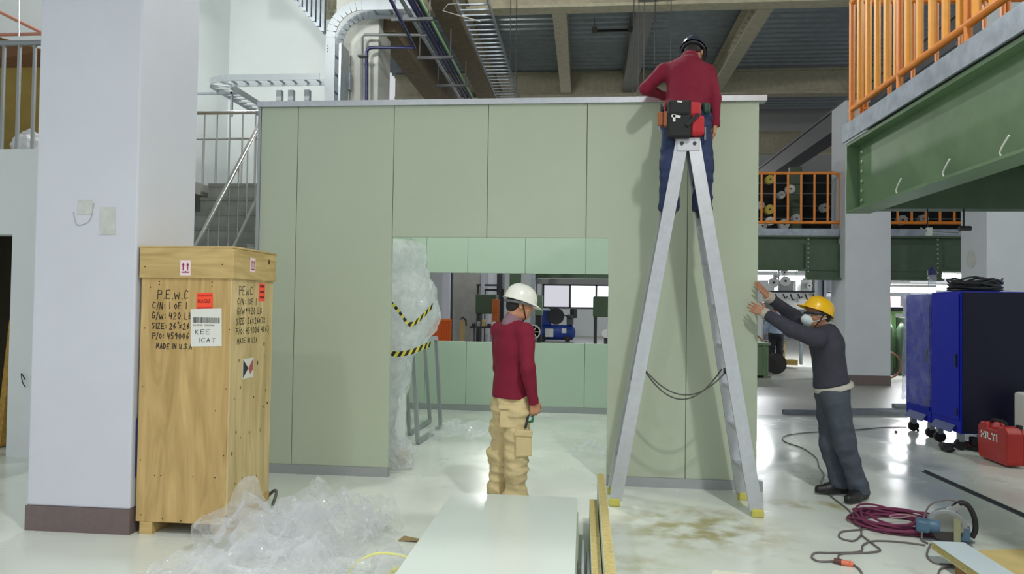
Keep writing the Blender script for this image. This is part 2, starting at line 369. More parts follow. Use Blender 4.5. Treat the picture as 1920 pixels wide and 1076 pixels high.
back = partition('partition_wall', 'mint panel wall at the back of the booth, with a long window opening', [
    rect(XL, -2.63, .085, ZT), rect(-2.63, xw0, .085, ZT),
    rect(xw0, -1.75, zb1, ZT), rect(-1.75, -.88, zb1, ZT), rect(-.88, .02, zb1, ZT), rect(.02, xw1, zb1, ZT),
    rect(xw0, -1.75, .085, zb0), rect(-1.75, -.88, .085, zb0), rect(-.88, .02, .085, zb0), rect(.02, xw1, .085, zb0), rect(xw1, XR, .085, ZT)],
    YK, YK + .05, panelb, [(x, .085, zb0) for x in (-1.75, -.88, .02)] + [(x, zb1, ZT) for x in (-1.75, -.88, .02)],
    [(XL, XR)], (XL, XR, ZT, ZT + .05))
def sidewall(label, x):
    r = thing('partition_wall', label, 'partition', (x, (YF + YK) / 2, 0)); n = 5; st = (YK - YF - .1) / n
    for i in range(n):
        y0 = YF + .065 + i * st; MB().box(x - .025, x + .025, y0 + g, y0 + st - g, .085, ZT).build('panel', panelb, r)
    MB().box(x - .037, x + .037, YF + .065, YK - .02, 0, .085).build('base_track', trimg, r)
    MB().box(x - .04, x + .04, YF + .085, YK - .02, ZT, ZT + .05).build('cap_trim', alum, r); return r
sidewall('panel wall closing the booth on the crate side', XL + .03)
sidewall('panel wall closing the booth on the ladder side', XR - .03)

# ------------------------------------------------------------------ stair and upper landing on the left
st = thing('staircase', 'grey concrete stair with stainless handrail behind the partition', 'staircase', (-4.7, 8.2, 0))
nst = 15; rise = 3.1 / nst; run = .19; ytop = 9.25
for i in range(nst):
    y1 = ytop - (nst - 1 - i) * run
    MB().box(-4.85, -3.95, y1 - run, y1 + .0, max(0, (i - 1) * rise), (i + 1) * rise - .04).build('step', dconc, st)
    MB().box(-4.85, -3.95, y1 - run - .015, y1 - .016, (i + 1) * rise - .04, (i + 1) * rise).build('tread', concrete, st)
ha, hb = W(360, 472, X=-3.9), W(484, 238, X=-3.9)
dirh = (hb - ha).normalized(); hb2 = hb + dirh * .25
MB().tube([ha - dirh * .9, ha, hb, hb2], .025, 10).build('handrail', stainless, st, True)
MB().tube([ha - dirh * .9 - V((0, 0, .86)), hb2 - V((0, 0, .86))], .018, 8).build('lower_rail', stainless, st, True)
balu = {}
def baluster(parent, x, y, z0, z1, mat, r=.011, name='baluster'):
    k = (round(z1 - z0, 3), mat.name, r)
    if k not in balu: balu[k] = withmat(MB().cyl((0, 0, 0), (0, 0, z1 - z0), r, n=8).mesh(name, True), mat)
    return piece(name, balu[k], parent, (x, y, z0))
for i in range(11):
    p = ha - dirh * .8 + (hb2 - ha + dirh * .8) * (i / 10); baluster(st, -3.9, p.y, p.z - .86, p.z, stainless, .008)
def railing(name, label, x0, x1, y, z0, z1, step, mat, rails, r=.011, rr=.022, posts=()):
    t = thing(name, label, 'railing', ((x0 + x1) / 2, y, z0))
    for z, q in rails: MB().tube([(x0, y, z), (x1, y, z)], q, 10).build('rail', mat, t, True)
    n = int((x1 - x0) / step)
    for i in range(n + 1): baluster(t, x0 + (x1 - x0) * i / n, y, z0, z1, mat, r)
    return t
railing('stair_railing', 'stainless landing railing just above the grey steps', -5.6, -3.9, 9.95, 3.1, 4.26, .186, stainless, [(4.26, .026)])
railing('stair_railing', 'second stainless railing seen through the landing railing', -6.6, -4.2, 11.3, 3.1, 4.2, .2, stainless, [(4.2, .02)], .009)
struct(MB().box(-8.15, -3.85, 10.25, 12.88, 2.95, 3.1).build('floor', concrete))
railing('landing_railing', 'grey steel railing on the upper floor beside the white pillar', -7.5, -5.3, 6.98, 3.1, 4.21, .168, M('galvanised rail', (150, 154, 156), .4, .5), [(4.21, .03)], .019)
# things behind that railing
bx_ = thing('carton', 'large brown carton with open flaps behind the upper railing', 'carton', (-6.5, 8.1, 3.1))
cb = M('olive brown cardboard', (150, 128, 62), .85, var=.1, scale=5)
MB().box(-7.3, -5.9, 7.7, 8.6, 3.1, 4.2).build('body', cb, bx_)
MB().add([(-7.3, 7.7, 4.2), (-5.9, 7.7, 4.2), (-5.95, 7.5, 4.32), (-7.3, 7.45, 4.7)], [(0, 1, 2, 3)]).build('flap', M('carton flap', (120, 84, 52), .85), bx_).modifiers.new('s', 'SOLIDIFY').thickness = .01
# orange pipes and a thin conduit on the wall behind
op = M('salmon pipe', (206, 140, 116), .5)
for lab, a, b in (('sloping salmon pipe above the upper railing', W(-40, 3, Y=9), W(80, 62, Y=9)), ('level salmon pipe above the upper railing', W(-40, 66, Y=9), W(100, 63, Y=9))):
    tag(MB().tube([a, b], .022, 10).build('pipe', op, None, True), lab, 'pipe')
tag(MB().tube([W(35, -60, Y=8.95), W(35, 68, Y=8.95)], .01, 8).build('conduit', galv, None, True), 'thin vertical conduit crossing the salmon pipes', 'conduit')
struct(MB().box(-14, -6.3, 10.25, 10.4, 3.1, 8.7).build('wall_upper_left', wall_paint))

def lump(name, label, cat, c, rad, mat, seed, group=None, n=24, amp=.25):
    rng = np.random.RandomState(seed); ks = rng.normal(size=(10, 3)) * 3.2; ph = rng.rand(10) * 6.28
    mb = MB(); vs = []; fs = []
    for i in range(n + 1):
        for j in range(2 * n):
            th = math.pi * i / n; ph2 = math.pi * j / n
            d = np.array([math.sin(th) * math.cos(ph2), math.sin(th) * math.sin(ph2), math.cos(th)])
            s = 1 + amp * sum(abs(math.sin(float(k @ d) + p)) - .6 for k, p in zip(ks, ph)) / 4
            vs.append((c[0] + d[0] * rad[0] * s, c[1] + d[1] * rad[1] * s, max(c[2] - rad[2] * .8, c[2] + d[2] * rad[2] * s)))
    for i in range(n):
        for j in range(2 * n): fs.append((i * 2 * n + j, i * 2 * n + (j + 1) % (2 * n), (i + 1) * 2 * n + (j + 1) % (2 * n), (i + 1) * 2 * n + j))
    mb.add(vs, fs); return tag(mb.build(name, mat, None, False), label, cat, group)
wb = M('white poly bag', (222, 224, 224), .35)
c0 = W(52, 262, Y=7.35)
lump('plastic_bag', 'crumpled white plastic bag at the foot of the brown carton', 'bag', (c0.x - .03, 7.42, 3.1 + .13), (.19, .14, .17), wb, 3)
c0 = W(30, 92, Y=8.0)
lump('plastic_bag', 'white plastic bundle lying on top of the brown carton', 'bag', (c0.x - .1, 8.0, 4.31), (.3, .2, .13), wb, 4)
# things at the dark doorway
r = thing('leaning_board', 'tan textured board leaning in the dark doorway', 'board', (-5.75, 7.5, 0))
a = W(14, 850, Z=0); b = W(14, 640, Y=7.25)
MB().bar((a.x - .3, 7.5, .02), (a.x - .18, 7.5, 1.35), .06, .5, up=(0, 1, 0)).build('board', M('tan foam board', (176, 138, 66), .9, var=.3, scale=20), r)
tag(MB().tube(spline([W(47, 712, Y=6.88), W(40, 700, Y=6.86), W(42, 716, Y=6.86), W(48, 726, Y=6.88)], 6), .005, 6).build('wire_loop', dark, None, True), 'short wire loop sticking out of the wall beside the pillar', 'wire')

# ------------------------------------------------------------------ cable ladders and pipes high up
def cable_ladder(name, label, path, wid, side, up, step, mat, rail=(.02, .1), rungs=True):
    """two side rails along a path with a rung part every step"""
    t = thing(name, label, 'cable tray', path[0]); path = [V(p) for p in path]
    for sg in (-1, 1):
        mb = MB()
        offs = [p + (side(i) if callable(side) else V(side)) * (sg * wid / 2) for i, p in enumerate(path)]
        for a, b in zip(offs[:-1], offs[1:]):
            mb.bar(a, b + (b - a).normalized() * .004, rail[0], rail[1], up=(up if not callable(up) else up(0)))
        mb.build('side_rail', mat, t)
    d = 0; nxt = step / 2
    for i in range(len(path) - 1):
        seg = path[i + 1] - path[i]; ln = seg.length
        while nxt < d + ln:
            p = path[i] + seg * ((nxt - d) / ln); s = side(i) if callable(side) else V(side)
            MB().bar(p - s * wid / 2, p + s * wid / 2, .035, .02, up=up if not callable(up) else up(0)).build('rung', mat, t); nxt += step
        d += ln
    return t
lt = cable_ladder('cable_ladder', 'long overhead cable ladder running above the partition', [(-1.82, 9.5, 6.4), (-1.82, 20, 6.4)], .5, (1, 0, 0), (0, 0, 1), .22, galv, (.02, .1))
# vertical ladder with a bend
vpth = [V((-4.45, 12.55, 3.2)), V((-4.45, 12.55, 6.2))] + arc((-3.9, 12.55, 6.2), .55, math.pi, math.pi / 2, 8)[1:] + [V((-3.0, 12.55, 6.75))]
t = thing('cable_ladder', 'vertical cable ladder bending over beside the pale column', 'cable tray', (-4.45, 12.55, 3.2))
for nm, off in (('side_rail', -.2), ('side_rail', .2)):
    mb = MB()
    for i, (a, b) in enumerate(zip(vpth[:-1], vpth[1:])):
        def nrm(k):
            if k <= 1: return V((-1, 0, 0))
            if k >= len(vpth) - 2: return V((0, 0, 1))
            return (vpth[k] - V((-3.9, 12.55, 6.2))).normalized()
        mb.bar(a + V((0, off, 0)), b + V((0, off, 0)), .02, .17, up=nrm(i) if i else (-1, 0, 0))
    mb.build(nm, M('pale galvanised tray', (158, 165, 170), .5, .3), t)
for k in range(9): MB().bar((-4.45, 12.35, 3.4 + k * .32), (-4.45, 12.75, 3.4 + k * .32), .03, .03).build('rung', galv, t)
for k in range(3): MB().bar((-3.75 + k * .28, 12.35, 6.75), (-3.75 + k * .28, 12.75, 6.75), .03, .03).build('rung', galv, t)
MB().box(-4.3, -4.26, 12.36, 12.76, 3.2, 6.1).box(-4.27, -4.22, 12.72, 12.88, 5.4, 5.7).build('cover_strip', galv, t)
for z in (5.95, 6.0, 6.05): MB().cyl((-4.5, 12.33, z), (-4.5, 12.345, z), .008, n=8).build('bolt', dark, t)
# level bracket tray with a bend, over the stair
Cx = -6.55
pth = [V((-4.55, 12.3, 5.45)), V((Cx + .35, 12.3, 5.45))] + [V((Cx + .35 + .35 * math.cos(q), 12.65 + .35 * math.sin(q), 5.45)) for q in [math.radians(270 - 15 * k) for k in range(1, 7)]] + [V((Cx, 15.8, 5.45))]
def sd(i):
    if i < 1: return V((0, 1, 0))
    a, b = pth[max(0, i - 1)], pth[min(len(pth) - 1, i + 1)]; d = (b - a).normalized(); return V((-d.y, d.x, 0)).normalized() * -1 if i else V((0, 1, 0))
t2 = cable_ladder('cable_tray', 'level cable tray with a rounded corner above the stair', pth, .34, sd, (0, 0, 1), .22, MATS['pale galvanised tray'], (.012, .11))
MB().bar((Cx + .1, 12.8, 4.95), (Cx + .1, 12.8, 5.4), .04, .04).bar((Cx - 1.6, 12.8, 5.38), (Cx + .2, 12.8, 5.38), .04, .04).build('bracket', galv, t2)
for xx in (-5.52, -5.3, -5.0):
    tag(MB().box(xx - .05, xx + .05, 12.7, 12.8, 3.1, 5.4).build('conduit_duct', M('grey duct', (150, 158, 162), .5), None, bevel=.005), {-5.52: 'pale vertical trunking under the level cable tray, closest to its bend', -5.3: 'dark slim vertical trunking under the level cable tray', -5.0: 'vertical trunking under the level cable tray beside the vertical cable ladder'}[xx], 'trunking')
# slanted louvre soffit at the top of the white wall
lv = thing('louvre_stair', 'slanted ribbed metal stair underside at the top of the white wall', 'stair', (-5.3, 13.6, 6.4))
A, B_ = W(500, -60, Y=13.6), W(608, 62, Y=13.6)
for k in range(14):
    p = A + (B_ - A) * (k / 13); MB().box(p.x - .03, p.x + .03, 13.5, 13.6, p.z, 7.6).build('slat', galv, lv)
MB().bar(A, B_, .12, .04, up=(0, 0, 1)).build('stringer', galv, lv)
# pipe rack
for lab, x, z, r_, mt in (('grey conduit on the edge of the pipe rack', -2.93, 6.38, .035, galv), ('thick navy pipe in the pipe rack', -2.83, 6.45, .05, bluep), ('second navy pipe in the pipe rack beside the green strip', -2.73, 6.5, .04, bluep), ('pale green tube lamp strip along the pipe rack', -2.65, 6.42, .022, M('pale green strip', (150, 196, 140), .5))):
    tag(MB().tube([(x, 9.5, z), (x, 20, z)], r_, 12).build('pipe', mt, None, True), lab, 'pipe')
for y in (11.9, 13.8, 15.6):
    tag(MB().box(-3.25, -2.55, y - .03, y + .03, 6.28, 6.33).bar((-3.2, y, 6.3), (-3.2, y, 7.4), .02, .02).bar((-2.6, y, 6.3), (-2.6, y, 6.85), .02, .02).build('pipe_hanger', M('dull hanger steel', (92, 94, 96), .6)), 'steel trapeze hanger under the pipe rack, ' + {11.9: 'the first one past the partition', 13.8: 'between the other two hangers', 15.6: 'the one deepest in the hall'}[y], 'hanger', 'pipe rack hangers')
def pp(*pts, Y=12.7): return [W(x, y, Y=Y) for x, y in pts]
tag(MB().tube(spline(pp((687, 230), (687, 110), (688, 96), (694, 90), (705, 89)), 5) + pp((778, 89)) + [W(712, -40, Y=10.3)], .03, 10).build('pipe', bluep, None, True), 'navy pipe climbing the pale column and turning along the ceiling', 'pipe')
tag(MB().tube(pp((679, 230), (679, 70)) + pp((684, 65), (800, 66)), .025, 10).build('pipe', M('grey pipe paint', (112, 116, 116), .5), None, True), 'grey pipe running up the pale column beside the navy pipe', 'pipe')
tag(MB().box(-4.05, -3.88, 12.62, 12.72, W(687, 105, Y=12.7).z - .03, W(687, 105, Y=12.7).z).build('pipe_clamp', dark), 'dark clamp holding the navy pipe to the column', 'clamp')
# hanging rods, fixture and lamp box under the deck
for i, (x, y, y1) in enumerate(((1208, 60, 178), (1197, 110, 178), (1188, 85, 178), (957, 60, 150), (968, 75, 170), (1228, 40, 120), (1258, 70, 130))):
    p = W(x, y, Y=13.0 + .3 * (i % 3)); q = W(x, y1, Y=p.y)
    tag(MB().tube([(p.x, p.y, 8.1), (p.x, p.y, q.z)], .008, 6).build('hanger_rod', dark, None), 'thin dark threaded rod hanging from the roof deck', 'rod', 'threaded rods under the roof deck')
p = W(1148, 60, Y=16.5); fx = thing('light_fitting', 'small dark unlit lamp bar between the roof beams', 'lamp', p)
MB().box(p.x - .42, p.x + .42, p.y - .03, p.y + .03, p.z, p.z + .05).build('bar', dark, fx)
for sg in (-.4, .4): MB().box(p.x + sg - .06, p.x + sg + .06, p.y - .06, p.y + .06, p.z - .03, p.z + .1).cyl((p.x + sg, p.y, p.z), (p.x + sg, p.y, 8.1), .008, n=6).build('end_box', M('fitting grey', (110, 108, 100), .6), fx)
MB().tube([W(868, 6, Y=11), W(840, 8, Y=11), W(830, 20, Y=11), W(850, 26, Y=11), W(900, 40, Y=11.5)], .008, 6).build('draped_cable', M('pale cable', (160, 160, 156), .6), lt, True)
lx = thing('ceiling_lamp', 'square ceiling lamp box glowing at the top of the grey beam', 'lamp', (1.0, 10.6, 7.1))
MB().box(.78, 1.28, 10.3, 10.8, 7.15, 7.42).build('housing', M('lamp box grey', (150, 152, 154), .5), lx)
MB().box(.83, 1.23, 10.35, 10.75, 7.13, 7.152).build('diffuser', emit('lamp diffuser', (240, 244, 255), 8), lx)

# ------------------------------------------------------------------ high bay lamps (above and behind the picture)
dome = withmat(MB().lathe([(.05, .5), (.1, .48), (.13, .3), (.34, 0), (.35, 0), (.14, .32)], 24).mesh('dome', True), galv)
lens = withmat(MB().lathe([(.001, .03), (.3, .03), (.3, .04), (.001, .04)], 20).mesh('lens'), emit('lamp lens', (250, 252, 255), 6))
nm = {0: 'far behind the photographer on the mezzanine side', 1: 'above the photographer on the mezzanine side', 2: 'above the photographer on the pillar side', 3: 'far behind the photographer on the pillar side', 4: 'over the middle of the booth', 5: 'over the grey staircase', 6: 'over the level cable tray', 7: 'added unseen in the far hall above the green press', 8: 'added unseen in the far hall above the compressor', 9: 'added as unseen fill over the aisle beyond the near mezzanine'}
for i, (x, y, z, k) in enumerate(HALL_LAMPS):
    t = thing('high_bay_lamp', 'high bay hall lamp ' + nm[i], 'lamp', (x, y, z), 0, 'high bay hall lamps')
    piece('dome', dome, t, (x, y, z)); piece('lens', lens, t, (x, y, z))
    MB().cyl((x, y, z + .48), (x, y, 8.7 if y < 8 or x < -5.5 else 8.06 if y < 20 else 8.0), .012, n=6).build('chain', dark, t)
    ld = bpy.data.lights.new('lamp_light', 'SPOT' if i < 4 else 'POINT'); ld.shadow_soft_size = .16; ld.energy = LAMP_W * k * (1.6 if i < 4 else 1)
    if i < 4: ld.spot_size = math.radians(155); ld.spot_blend = 1.0
    ld.color = (1.0, 1.0, .955)
    lo = bpy.data.objects.new('lamp_light', ld); col.objects.link(lo); lo.parent = t; lo.location = (0, 0, -.26)

# ------------------------------------------------------------------ near mezzanine on the right
XB, YE = 2.45, 7.2
mz = thing('mezzanine', 'green steel mezzanine edge with orange railing, overhead beside the ladder', 'mezzanine', (4, 5, 2.4))
MB().box(XB - .03, XB - .01, 0.2, YE + .02, 3.17, 3.33).build('edge_plate', galvp, mz)
MB().box(XB - .01, 5.0, 0.2, YE, 3.29, 3.33).build('deck_plate', dark, mz)
MB().box(XB, XB + .22, 0.2, YE, 3.13, 3.16).build('top_flange', greenp, mz)
MB().box(XB + .1, XB + .12, 0.2, YE - .02, 2.52, 3.13).build('web', greenp, mz)
MB().box(XB, XB + .22, 0.2, YE, 2.5, 2.52).build('bottom_flange', greenp, mz)
MB().box(XB, XB + .22, YE - .02, YE, 2.52, 3.13).build('end_plate', greenp, mz)
bolt = withmat(MB().lathe([(.018, 0), (.018, .012), (.01, .018), (.001, .02)], 8, Matrix.Rotation(-math.pi / 2, 4, 'Y')).mesh('bolt', True), M('pale bolt', (170, 190, 160), .4, .3))
for k in range(6): piece('bolt', bolt, mz, (XB + .1, YE - .14, 2.6 + k * .09))
hk = MB().tube([(0, 0, 0), (-.01, 0, .03), (-.012, -.03, .06), (-.012, -.1, .11)], .006, 6).mesh('hook', True); withmat(hk, whitep)
for x, y in ((1675, 362), (1762, 333), (1868, 298)):
    p = W(x, y, X=XB); piece('hook', hk, mz, (XB + .03, p.y, 2.52))
MB().box(XB + .22, 5.0, YE - .2, YE, 2.52, 3.29).build('end_beam', greend, mz)
for x in (3.3, 4.1, 4.9): MB().box(x - .06, x + .06, 0.2, YE - .2, 2.8, 3.29).build('joist', greend, mz)
# its railing
rl = thing('mezzanine_railing', 'orange tube railing on the near mezzanine edge', 'railing', (XB, 5, 3.33))
zb = 3.47
MB().tube([(XB + .03, 1.0, zb), (XB + .03, YE - .05, zb)], .028, 12).build('bottom_rail', orange, rl, True)
MB().tube([(XB + .03, 1.0, 4.48), (XB + .03, YE - .05, 4.48)], .028, 12).build('top_rail', orange, rl, True)
for i in range(33): baluster(rl, XB + .03, YE - .26 - i * .2, zb, 4.48, orange_y, .029)
for i in range(7): baluster(rl, XB + .03, YE - .06 - i * 1.05, 3.33, 4.5, orange, .028, 'post')
rl2 = thing('mezzanine_railing', 'orange tube railing across the end of the near mezzanine', 'railing', (5, YE - .05, 3.33))
for z in (3.47, 4.48): MB().tube([(XB + .12, YE - .05, z), (4.95, YE - .05, z)], .026, 10).build('rail', orange, rl2, True)
for i in range(11): baluster(rl2, XB + .16 + i * .21, YE - .05, 3.47, 4.48, orange, .02)
for i in range(2): baluster(rl2, XB + .12 + i * 1.25, YE - .05, 3.33, 4.5, orange, .026, 'post')
# rods and bar hanging under it
cr = thing('hanging_bar', 'thin conduit bar hung on two rods below the near mezzanine', 'conduit', (3.3, 7.0, 2.1))
a, b = W(1739, 431, Y=7.0), W(1807, 428, Y=7.0)
MB().tube([a, V((a.x, 7.0, 2.52))], .006, 6).build('rod', dark, cr); MB().tube([b, V((b.x, 7.0, 2.52))], .009, 6).build('rod', dark, cr)
MB().tube([a + V((-.06, 0, .02)), a + V((0, 0, -.02)), b + V((-.05, 0, -.05)), b], .008, 6).build('bar', galv, cr, True)
MB().box(a.x - .01, a.x + .035, 6.98, 7.02, a.z - .05, a.z + .02).build('clamp', whitep, cr)
MB().cyl(b - V((.04, 0, 0)), b + V((.06, 0, 0)), .022, n=8).build('wing_nut', dark, cr)

# ------------------------------------------------------------------ far mezzanine
fm = thing('mezzanine', 'far dark green mezzanine beam behind the pillars', 'mezzanine', (6, 17, 2.3))
MB().box(2.2, 5.49, 16.5, 16.62, 3.18, 3.33).build('edge_plate', galvp, fm); MB().box(6.44, 16, 16.5, 16.62, 3.18, 3.33).build('edge_plate', galvp, fm)
MB().box(2.2, 16, 17.12, 26, 3.2, 3.3).box(2.2, 5.49, 16.62, 17.12, 3.2, 3.3).box(6.44, 16, 16.62, 17.12, 3.2, 3.3).build('deck_plate', M('underside paint', (150, 152, 150), .7), fm)
for x0, x1 in ((2.2, 5.49), (6.44, 16)):
    MB().box(x0, x1, 16.6, 16.64, 2.46, 3.18).build('web', greend, fm); MB().box(x0, x1, 16.5, 16.75, 2.42, 2.46).build('bottom_flange', greend, fm)
    MB().box(x0, x1, 16.5, 16.75, 3.14, 3.18).build('top_flange', greend, fm)
for x0, x1 in ((4.78, 5.5), (6.43, 7.6)):
    MB().box(x0, x1, 16.52, 16.58, 2.26, 3.0).build('splice_plate', greend, fm); MB().box(x0, x1, 16.42, 16.75, 2.22, 2.26).build('splice_flange', greend, fm)
    xb = x0 + .05 if x0 < 6 else x1 - .1
    for k in range(8): piece('bolt', bolt, fm, (xb, 16.5, 2.4 + k * .1), -math.pi / 2 * 0 + math.pi / 2)
fr = thing('mezzanine_railing', 'far orange railing on the dark green mezzanine', 'railing', (4.5, 16.55, 3.33))
xe = 5.52
MB().tube([(2.2, 16.55, 4.55), (xe - .15, 16.55, 4.55)] + arc((xe - .15, 16.55, 4.4), .15, math.pi / 2, 0, 5)[1:] + [V((xe, 16.55, 3.33))], .035, 10).build('top_rail', orange, fr, True)
MB().tube([(2.2, 16.55, 3.47), (xe, 16.55, 3.47)], .035, 10).build('bottom_rail', orange, fr, True)
for i in range(12): baluster(fr, xe - .27 - i * .28, 16.55, 3.47, 4.55, orange, .026)
fr2 = thing('mezzanine_railing', 'far orange railing between the two far pillars', 'railing', (7.3, 16.55, 3.33))
for z in (3.47, 4.55): MB().tube([(6.5, 16.55, z), (12, 16.55, z)], .035, 10).build('rail', orange, fr2, True)
for i in range(18): baluster(fr2, 6.7 + i * .29, 16.55, 3.47, 4.55, orange, .026)
# spool racks on the far mezzanine
rk = thing('spool_rack', 'dark wire rack behind the far orange railing', 'rack', (5, 18.2, 3.3))
for z in (3.45, 3.75, 4.05, 4.35, 4.6): MB().tube([(2.6, 18.2, z), (9.5, 18.2, z)], .012, 6).build('rod', galv, rk)
for x in (3.2, 5.05, 7.0, 9.0): MB().box(x - .14, x + .14, 18.25, 18.4, 3.3, 5.0).build('upright', greend, rk)
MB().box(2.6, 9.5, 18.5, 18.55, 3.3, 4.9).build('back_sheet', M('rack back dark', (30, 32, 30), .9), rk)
spw = M('cream spool', (206, 202, 190), .5); spy = M('yellow spool', (190, 168, 60), .5); spg = M('pale grey spool', (176, 178, 176), .5)
def spool(label, c, r, mat, group, w=.14, ax='Y', hub=None):
    t = thing('wire_spool', label, 'spool', (c[0], c[1], c[2] - r), 0, group)
    R = Matrix.Translation(c) @ (Matrix.Rotation(math.pi / 2, 4, 'X') if ax == 'Y' else Matrix.Rotation(math.pi / 2, 4, 'Y'))
    for sg in (-1, 1): MB().lathe([(.18 * r, sg * w / 2 - .01), (r, sg * w / 2 - .01), (r, sg * w / 2 + .01), (.18 * r, sg * w / 2 + .01), (.18 * r, sg * w / 2 - .01)], 24, R).build('flange', mat, t, True)
    MB().lathe([(.55 * r, -w / 2), (.55 * r, w / 2)], 20, R).build('core', hub or mat, t, True)
    MB().lathe([(.17 * r, -w / 2 - .03), (.17 * r, w / 2 + .03)], 10, R).build('axle', dark, t, True); return t
labs = ['yellow wire spool hung highest behind the far orange railing', 'pale grey ridged spool beside the tilted cream spool, behind the far railing', 'cream spool near the top of the far rack, left of the green upright', 'big yellow wire spool halfway up the far rack', 'cream spool resting low behind the far bottom rail, under the yellow one', 'large pale grey spool low behind the far railing', 'cream spool low at the partition end of the far rack', 'pale grey spool halfway up at the partition end of the far rack', 'pale grey spool low beside the green upright of the far rack', 'cream spool behind the railing between the two far pillars', 'pale grey spool behind the railing between the two far pillars', 'pale grey spool on the rack past the green upright']
for k, (x, y, r, m_) in enumerate(((1443, 337, .1, 'yellow'), (1464, 366, .085, 'grey'), (1481, 355, .1, 'cream'), (1442, 393, .11, 'yellow'), (1443, 415, .1, 'cream'), (1469, 421, .12, 'grey'), (1428, 424, .1, 'cream'), (1425, 385, .09, 'grey'), (1492, 410, .1, 'grey'), (1690, 413, .11, 'cream'), (1730, 411, .1, 'grey'), (1545, 390, .1, 'grey'))):
    p = W(x, y, Y=17.6); MB().cyl((p.x, 17.5, p.z), (p.x, 18.25, p.z), .012, n=6).build('peg', galv, rk); spool(labs[k], p, r, {'cream': spw, 'yellow': spy, 'grey': spg}[m_], m_ + ' spools on the far rack')

# ------------------------------------------------------------------ machine hall under the far mezzanine
tubem = emit('fluorescent tube', (244, 248, 255), 45)
for i, (x, y, ln, Y, lab) in enumerate(((1432, 523, 2.2, 21, 'glowing tube lamp above the spool machine'), (1720, 541, 3.4, 21, 'glowing tube lamp over the wrapped blue cabinet'), (1740, 519, 2.6, 24, 'upper glowing tube lamp behind the clear bottle'), (1440, 506, 1.8, 24, 'thin glowing tube lamp close under the far green beam'), (1690, 546, 1.6, 19, 'short bright tube lamp beside the far pillar'))):
    p = W(x, y, Y=Y); t = thing('tube_lamp', lab, 'lamp', p)
    MB().cyl(p - V((ln / 2, 0, 0)), p + V((ln / 2, 0, 0)), .03, n=8).build('tube', tubem, t); MB().cyl(p - V((ln / 2, 0, -.06)), p + V((ln / 2, 0, .06)), .03, n=8).build('tube', tubem, t)
    MB().box(p.x - ln / 2, p.x + ln / 2, Y - .09, Y + .09, p.z + .1, p.z + .15).build('reflector', whitep, t)
    for sg in (-1, 1): MB().cyl((p.x + sg * ln * .4, Y, p.z + .12), (p.x + sg * ln * .4, Y, 3.2), .01, n=6).build('drop_rod', galv, t)
    ld = bpy.data.lights.new('tube_light', 'AREA'); ld.shape = 'RECTANGLE'; ld.size = ln; ld.size_y = .12; ld.energy = 120; ld.color = (.95, .98, 1)
    lo = bpy.data.objects.new('tube_light', ld); col.objects.link(lo); lo.parent = t; lo.location = (0, 0, -.05)
mc = thing('winding_machine', 'cluttered winding machine with white spools under the far mezzanine', 'machine', (5.6, 20.2, 0))
gm = M('machine grey', (110, 114, 118), .5, var=.1)
YM = 20.0
def px(x, y): return W(x, y, Y=YM)
def slab(nm, x0, y0, x1, y1, d0, d1, mat, bevel=0): 
    a, b = px(x0, y1), px(x1, y0); return MB().box(a.x, b.x, YM + d0, YM + d1, a.z, b.z).build(nm, mat, mc, bevel=bevel)
slab('cabinet', 1436, 640, 1560, 566, .2, .9, gm, .02)
slab('shelf', 1428, 549, 1560, 545, -.1, .9, dark)
slab('head_unit', 1462, 547, 1490, 527, 0, .6, M('cast aluminium', (168, 168, 164), .4, .3), .03)
slab('head_unit', 1502, 546, 1522, 524, 0, .5, whitep, .02)
slab('control_box', 1524, 546, 1560, 522, .05, .4, gm, .02)
slab('sign_plate', 1528, 541, 1548, 531, .03, .05, M('yellow sign', (196, 176, 60), .6))
slab('sign_mark', 1531, 536, 1546, 534, .02, .03, M('sign red', (120, 46, 30), .6))
slab('notice_sheet', 1468, 580, 1520, 556, .18, .2, whitep); slab('notice_sheet', 1500, 568, 1526, 548, .16, .18, whitep); slab('notice_sheet', 1530, 556, 1560, 545, .02, .04, whitep)
slab('leg', 1436, 690, 1442, 640, .2, .3, dark); slab('leg', 1505, 685, 1509, 640, .2, .3, galv); slab('leg', 1475, 680, 1478, 640, .3, .4, woodm)
slab('base_tray', 1474, 686, 1500, 676, .2, .8, M('ochre tray', (150, 126, 60), .7)); slab('frame_post', 1459, 545, 1462, 505, 0, .05, galv)
slab('dial', 1545, 660, 1556, 615, .1, .2, bluep)
for x, y, r_ in ((1471, 527, 9), (1469, 511, 6.5), (1449, 530, 9), (1453, 518, 5), (1516, 536, 5)):
    p = px(x, y); MB().cyl((p.x, YM - .1, p.z), (p.x, YM - .04, p.z), r_ / 69, n=20).build('white_reel', whitep, mc, True); MB().cyl((p.x, YM - .12, p.z), (p.x, YM - .1, p.z), r_ / 300, n=10).build('reel_hub', dark, mc)
for i in range(7):
    a, b = px(1440 + i * 14, 551), px(1448 + i * 14, 556 + 6 * (i % 2)); MB().tube([a, (a + b) / 2 + V((0, 0, -.08)), b], .02, 6).build('cable', black, mc, True)
m2 = thing('green_machine', 'green machine frames and gas cylinders between the far pillar and the wrapped cabinet', 'machine', (8.2, 19.5, 0))
YM2 = 19.0
